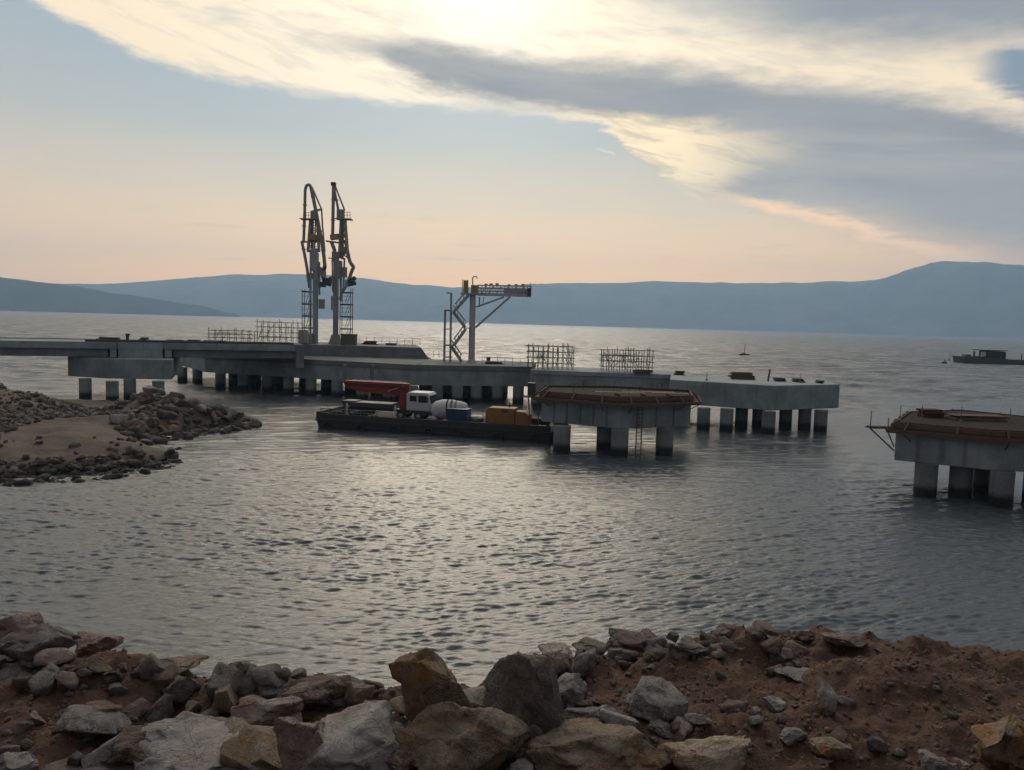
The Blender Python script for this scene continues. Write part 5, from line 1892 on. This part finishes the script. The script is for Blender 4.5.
# mixer drum
dv = 3.0
ua, ub = barge_u(432, dv), barge_u(466, dv)
dm = thing('mixer_drum', 'dirty white mixer drum lying on the barge right of the truck cab', 'mixer drum', onb(ua, dv))
dm.rotation_euler = (0, 0, bang)
Ld = ub - ua
MB().lathe((0, 0, 1.25), (Ld, 0.3, 1.55), [(0, 0.35), (0.02, 0.62), (0.12, 0.92), (0.32, 1.08), (0.36, 1.08), (0.62, 1.0), (0.86, 0.78), (0.97, 0.6), (1.0, 0.5)], 28).build('drum', M['drum_white'], dm, smooth=True)
MB().lathe((Ld * 0.46, 0.14, 1.39), (Ld * 0.50, 0.15, 1.40), [(0, 1.075), (1, 1.06)], 28).build('drum_band', M['form_red'], dm)
for k in range(3):
    tt = 0.58 + 0.12 * k
    MB().lathe((Ld * tt, 0.3 * tt, 1.25 + 0.3 * tt), (Ld * (tt + 0.05), 0.3 * tt + 0.015, 1.25 + 0.3 * tt + 0.015), [(0, 1.06 - 0.13 * k), (1, 1.02 - 0.14 * k)], 28).build('drum_band', M['rock_pink'], dm)
MB().box((Ld * 0.22, 0, 0.18), (0.3, 1.7, 0.36)).box((Ld * 0.8, 0.2, 0.35), (0.25, 1.4, 0.7)).box((Ld * 0.5, 0.1, 0.05), (Ld * 0.9, 0.5, 0.1)).build('cradle', M['dark_steel'], dm)

# blue container in front
bv = 1.2
ua, ub = barge_u(446.5, bv), barge_u(467, bv)
bc = thing('blue_container', 'dark blue steel container box in front of the white drum', 'container', onb(ua, bv))
bc.rotation_euler = (0, 0, bang)
Lb = ub - ua
MB().box((Lb / 2, 0.7, 0.85), (Lb, 1.5, 1.55)).build('body', M['blue'], bc, bevel=0.03)
cr_ = MB()
for k in range(9):
    cr_.box((0.12 + k * (Lb - 0.24) / 8, -0.075, 0.85), (0.09, 0.05, 1.35))
cr_.build('corrugation', M['blue'], bc)
MB().box((Lb / 2, 0.7, 1.66), (Lb + 0.08, 1.6, 0.07)).build('lid', M['blue'], bc)
MB().box((0.2, 0.7, 0.04), (0.2, 1.5, 0.08)).box((Lb - 0.2, 0.7, 0.04), (0.2, 1.5, 0.08)).build('skid', M['dark_steel'], bc)

# orange machine (compressor / generator) with hood
ov = 2.0
ua, ub = barge_u(487, ov), barge_u(530, ov)
om = thing('orange_generator', 'long orange generator housing at the right end of the barge', 'generator', onb(ua, ov))
om.rotation_euler = (0, 0, bang)
Lo = ub - ua
MB().slab([(0, 0.35), (Lo * 0.68, 0.35), (Lo * 0.68, 2.05), (0.35, 2.05), (0.05, 1.75)], -0.9, 0.9).build('hood', M['orange'], om, bevel=0.07)
MB().slab([(Lo * 0.69, 0.35), (Lo, 0.35), (Lo, 1.45), (Lo * 0.9, 1.75), (Lo * 0.69, 1.8)], -0.8, 0.8).build('engine_cover', M['orange'], om, bevel=0.06)
for k in range(3):
    d_ = MB().box((0.55 + k * Lo * 0.2, -0.915, 1.2), (Lo * 0.17, 0.03, 1.2)).build('side_door', M['orange'], om, bevel=0.01)
    MB().box((0.55 + k * Lo * 0.2 + 0.25, -0.94, 1.2), (0.05, 0.03, 0.25)).build('handle', M['dark_steel'], d_)
MB().box((Lo * 0.45, -0.915, 1.75), (0.7, 0.04, 0.3)).build('louvre', M['dark_steel'], om)
MB().tube((Lo * 0.5, 0.3, 2.0), (Lo * 0.5, 0.3, 2.5), 0.08, 8).build('exhaust', M['dark_steel'], om)
MB().box((Lo * 0.5, 0, 0.2), (Lo, 1.5, 0.3)).build('skid', M['dark_steel'], om)
# sacks and small gear between
q = onb(barge_u(476, 2.8), 2.8)
sk = thing('sack_pallet', 'grey covered pallet between the blue container and the orange generator', 'pallet', q)
sk.rotation_euler = (0, 0, bang)
v, f = rock_verts(77, 3, 5, 0.05, 0.75)
mesh_obj('cover', v * np.array([0.95, 0.6, 0.42]) + np.array([0, 0, 0.55]), f, M['steel'], sk, smooth=True)
MB().box((0, 0, 0.07), (1.8, 1.1, 0.13)).build('pallet_base', M['form_wood'], sk)
q = onb(barge_u(338, 2.0), 2.0)
wn_ = thing('deck_winch', 'small dark winch on the left end of the barge', 'winch', q)
MB().lathe((-0.6, 0, 0.45), (0.6, 0, 0.45), [(0, 0.4), (0.08, 0.4), (0.09, 0.22), (0.91, 0.22), (0.92, 0.4), (1, 0.4)], 18).build('drum', M['hull'], wn_)
MB().box((0, 0, 0.05), (1.6, 0.9, 0.1)).box((-0.7, 0, 0.3), (0.1, 0.6, 0.5)).box((0.7, 0, 0.3), (0.1, 0.6, 0.5)).build('bed', M['dark_steel'], wn_)
q = onb(barge_u(541, 4.0), 4.0)
gb_ = thing('steel_bin', 'low rusty steel bin at the far right end of the barge', 'bin', q)
gb_.rotation_euler = (0, 0, bang)
MB().slab([(-0.8, 0.05), (0.8, 0.05), (1.0, 0.9), (-1.0, 0.9)], -0.7, 0.7).build('body', M['form_red'], gb_, bevel=0.02)
MB().box((0, -0.72, 0.85), (2.1, 0.08, 0.1)).box((0, 0.72, 0.85), (2.1, 0.08, 0.1)).build('rim', M['hull'], gb_)

for k, (xx, vv, mk, lab) in enumerate(((357, 1.3, 'blue', 'blue oil barrel on the barge deck nearest the winch'), (363, 1.6, 'form_red', 'rusty oil barrel beside the blue barrel on the barge'), (480, 1.0, 'dark_steel', 'dark oil barrel left of the orange generator'))):
    q = onb(barge_u(xx, vv), vv)
    br_o = thing('oil_barrel', lab, 'barrel', q, 'oil barrels on the barge')
    MB().lathe((0, 0, 0), (0, 0, 0.9), [(0, 0.29), (0.02, 0.30), (0.33, 0.29), (0.35, 0.31), (0.37, 0.29), (0.65, 0.29), (0.67, 0.31), (0.69, 0.29), (0.98, 0.30), (1, 0.29)], 18).build('body', M[mk], br_o, smooth=True)
    MB().tube((0.12, 0, 0.9), (0.12, 0, 0.93), 0.05, 8).build('cap', M['dark_steel'], br_o)
q = onb(barge_u(374, 1.2), 1.2)
ho_ = MB()
for k in range(5):
    for j in range(18):
        a0, a1 = 2 * math.pi * j / 18, 2 * math.pi * (j + 1) / 18
        ho_.tube((0.5 * math.cos(a0), 0.5 * math.sin(a0), 0.06 + k * 0.1), (0.5 * math.cos(a1), 0.5 * math.sin(a1), 0.06 + k * 0.1), 0.055, 6)
hoo = ho_.build('rope_coil', M['pale_wood'])
hoo.location = q
tag(hoo, 'coil of pale rope on the barge deck in front of the truck', 'rope')

# ------------------------------------------------------------------ boats and buoys out on the bay
q = onz(744, 355.3, 0)
sb = thing('sailboat', 'tiny dark sailboat with bare mast out on the bay', 'sailboat', (q[0], q[1], 0))
MB().slab([(-2.2, -0.3), (1.8, -0.3), (2.5, 0.75), (-2.3, 0.65)], -0.7, 0.7).build('hull', M['hull'], sb, bevel=0.08)
MB().tube((0.2, 0, 0.6), (0.25, 0, 5.4), 0.15, 6).tube((0.2, 0, 1.4), (-1.9, 0, 1.3), 0.1, 6).build('mast', M['tube'], sb)
MB().slab([(-1.0, 0.65), (0.6, 0.65), (0.4, 1.05), (-0.9, 1.05)], -0.4, 0.4).build('cabin', M['dark_steel'], sb)
q = onz(944, 363.3, 0)
by = thing('buoy', 'small dark buoy left of the distant tug', 'buoy', (q[0], q[1], 0))
MB().lathe((0, 0, -0.4), (0, 0, 1.1), [(0, 0.7), (0.3, 1.15), (0.6, 1.1), (0.9, 0.6), (1.0, 0.2)], 18).build('float', M['dark_steel'], by, smooth=True)
MB().tube((0, 0, 1.0), (0, 0, 1.7), 0.08, 8).build('top_mark', M['dark_steel'], by)
q = onz(949.5, 360.5, 0)
by = thing('spar_buoy', 'thin upright spar buoy between the small buoy and the distant tug', 'buoy', (q[0], q[1], 0))
MB().lathe((0, 0, -0.4), (0, 0, 0.8), [(0, 0.4), (0.5, 0.5), (1, 0.2)], 12).build('float', M['dark_steel'], by)
MB().tube((0, 0, 0.6), (0.1, 0, 4.0), 0.10, 8).build('spar', M['tube'], by)
D = 345.0
q = onz(990, 363.6, 0)
a = at(957, 362, q[1])
tug = thing('tug_with_barge', 'distant dark workboat with a boxy deckhouse at the right edge', 'workboat', (a[0], q[1], 0))
sc_ = q[1] / F_PX
Lx = lambda x: (x - 957) * sc_
MB().slab([(Lx(959), -0.5), (Lx(1060), -0.5), (Lx(1062), 2.1), (Lx(1003), 2.1), (Lx(1000), 2.4), (Lx(976), 2.6), (Lx(966), 3.0), (Lx(957), 2.9)], -4, 4).build('hull', M['hull'], tug, bevel=0.1)
MB().slab([(Lx(977), 2.5), (Lx(1001.5), 2.35), (Lx(1001.5), 5.0), (Lx(999), 5.5), (Lx(984), 5.7), (Lx(982), 5.5), (Lx(982), 3.2), (Lx(977), 3.0)], -2.8, 2.8).build('deckhouse', M['dark_boards'], tug, bevel=0.1)
MB().box((Lx(989), 0, 5.85), (Lx(1002) - Lx(976), 6.6, 0.35)).build('deckhouse_roof', M['dark_steel'], tug)
for k in range(3):
    MB().box((Lx(987 + k * 5), -2.82, 4.4), (1.3, 0.1, 0.8)).build('window', M['glass'], tug)
MB().box((Lx(979.5), -2.3, 4.0), (1.7, 0.8, 2.2)).build('white_locker', M['white'], tug)
MB().tube((Lx(973.5), 0, 2.6), (Lx(973.5), 0, 5.2), 0.4, 8).build('bitt_post', M['dark_steel'], tug)
MB().box((Lx(966), 0, 3.3), (2.6, 3, 0.9)).build('foredeck_gear', M['dark_steel'], tug, bevel=0.1)
MB().tube((Lx(1021), 0, 2.0), (Lx(1021), 0, 4.6), 0.25, 8).build('mast', M['dark_steel'], tug)
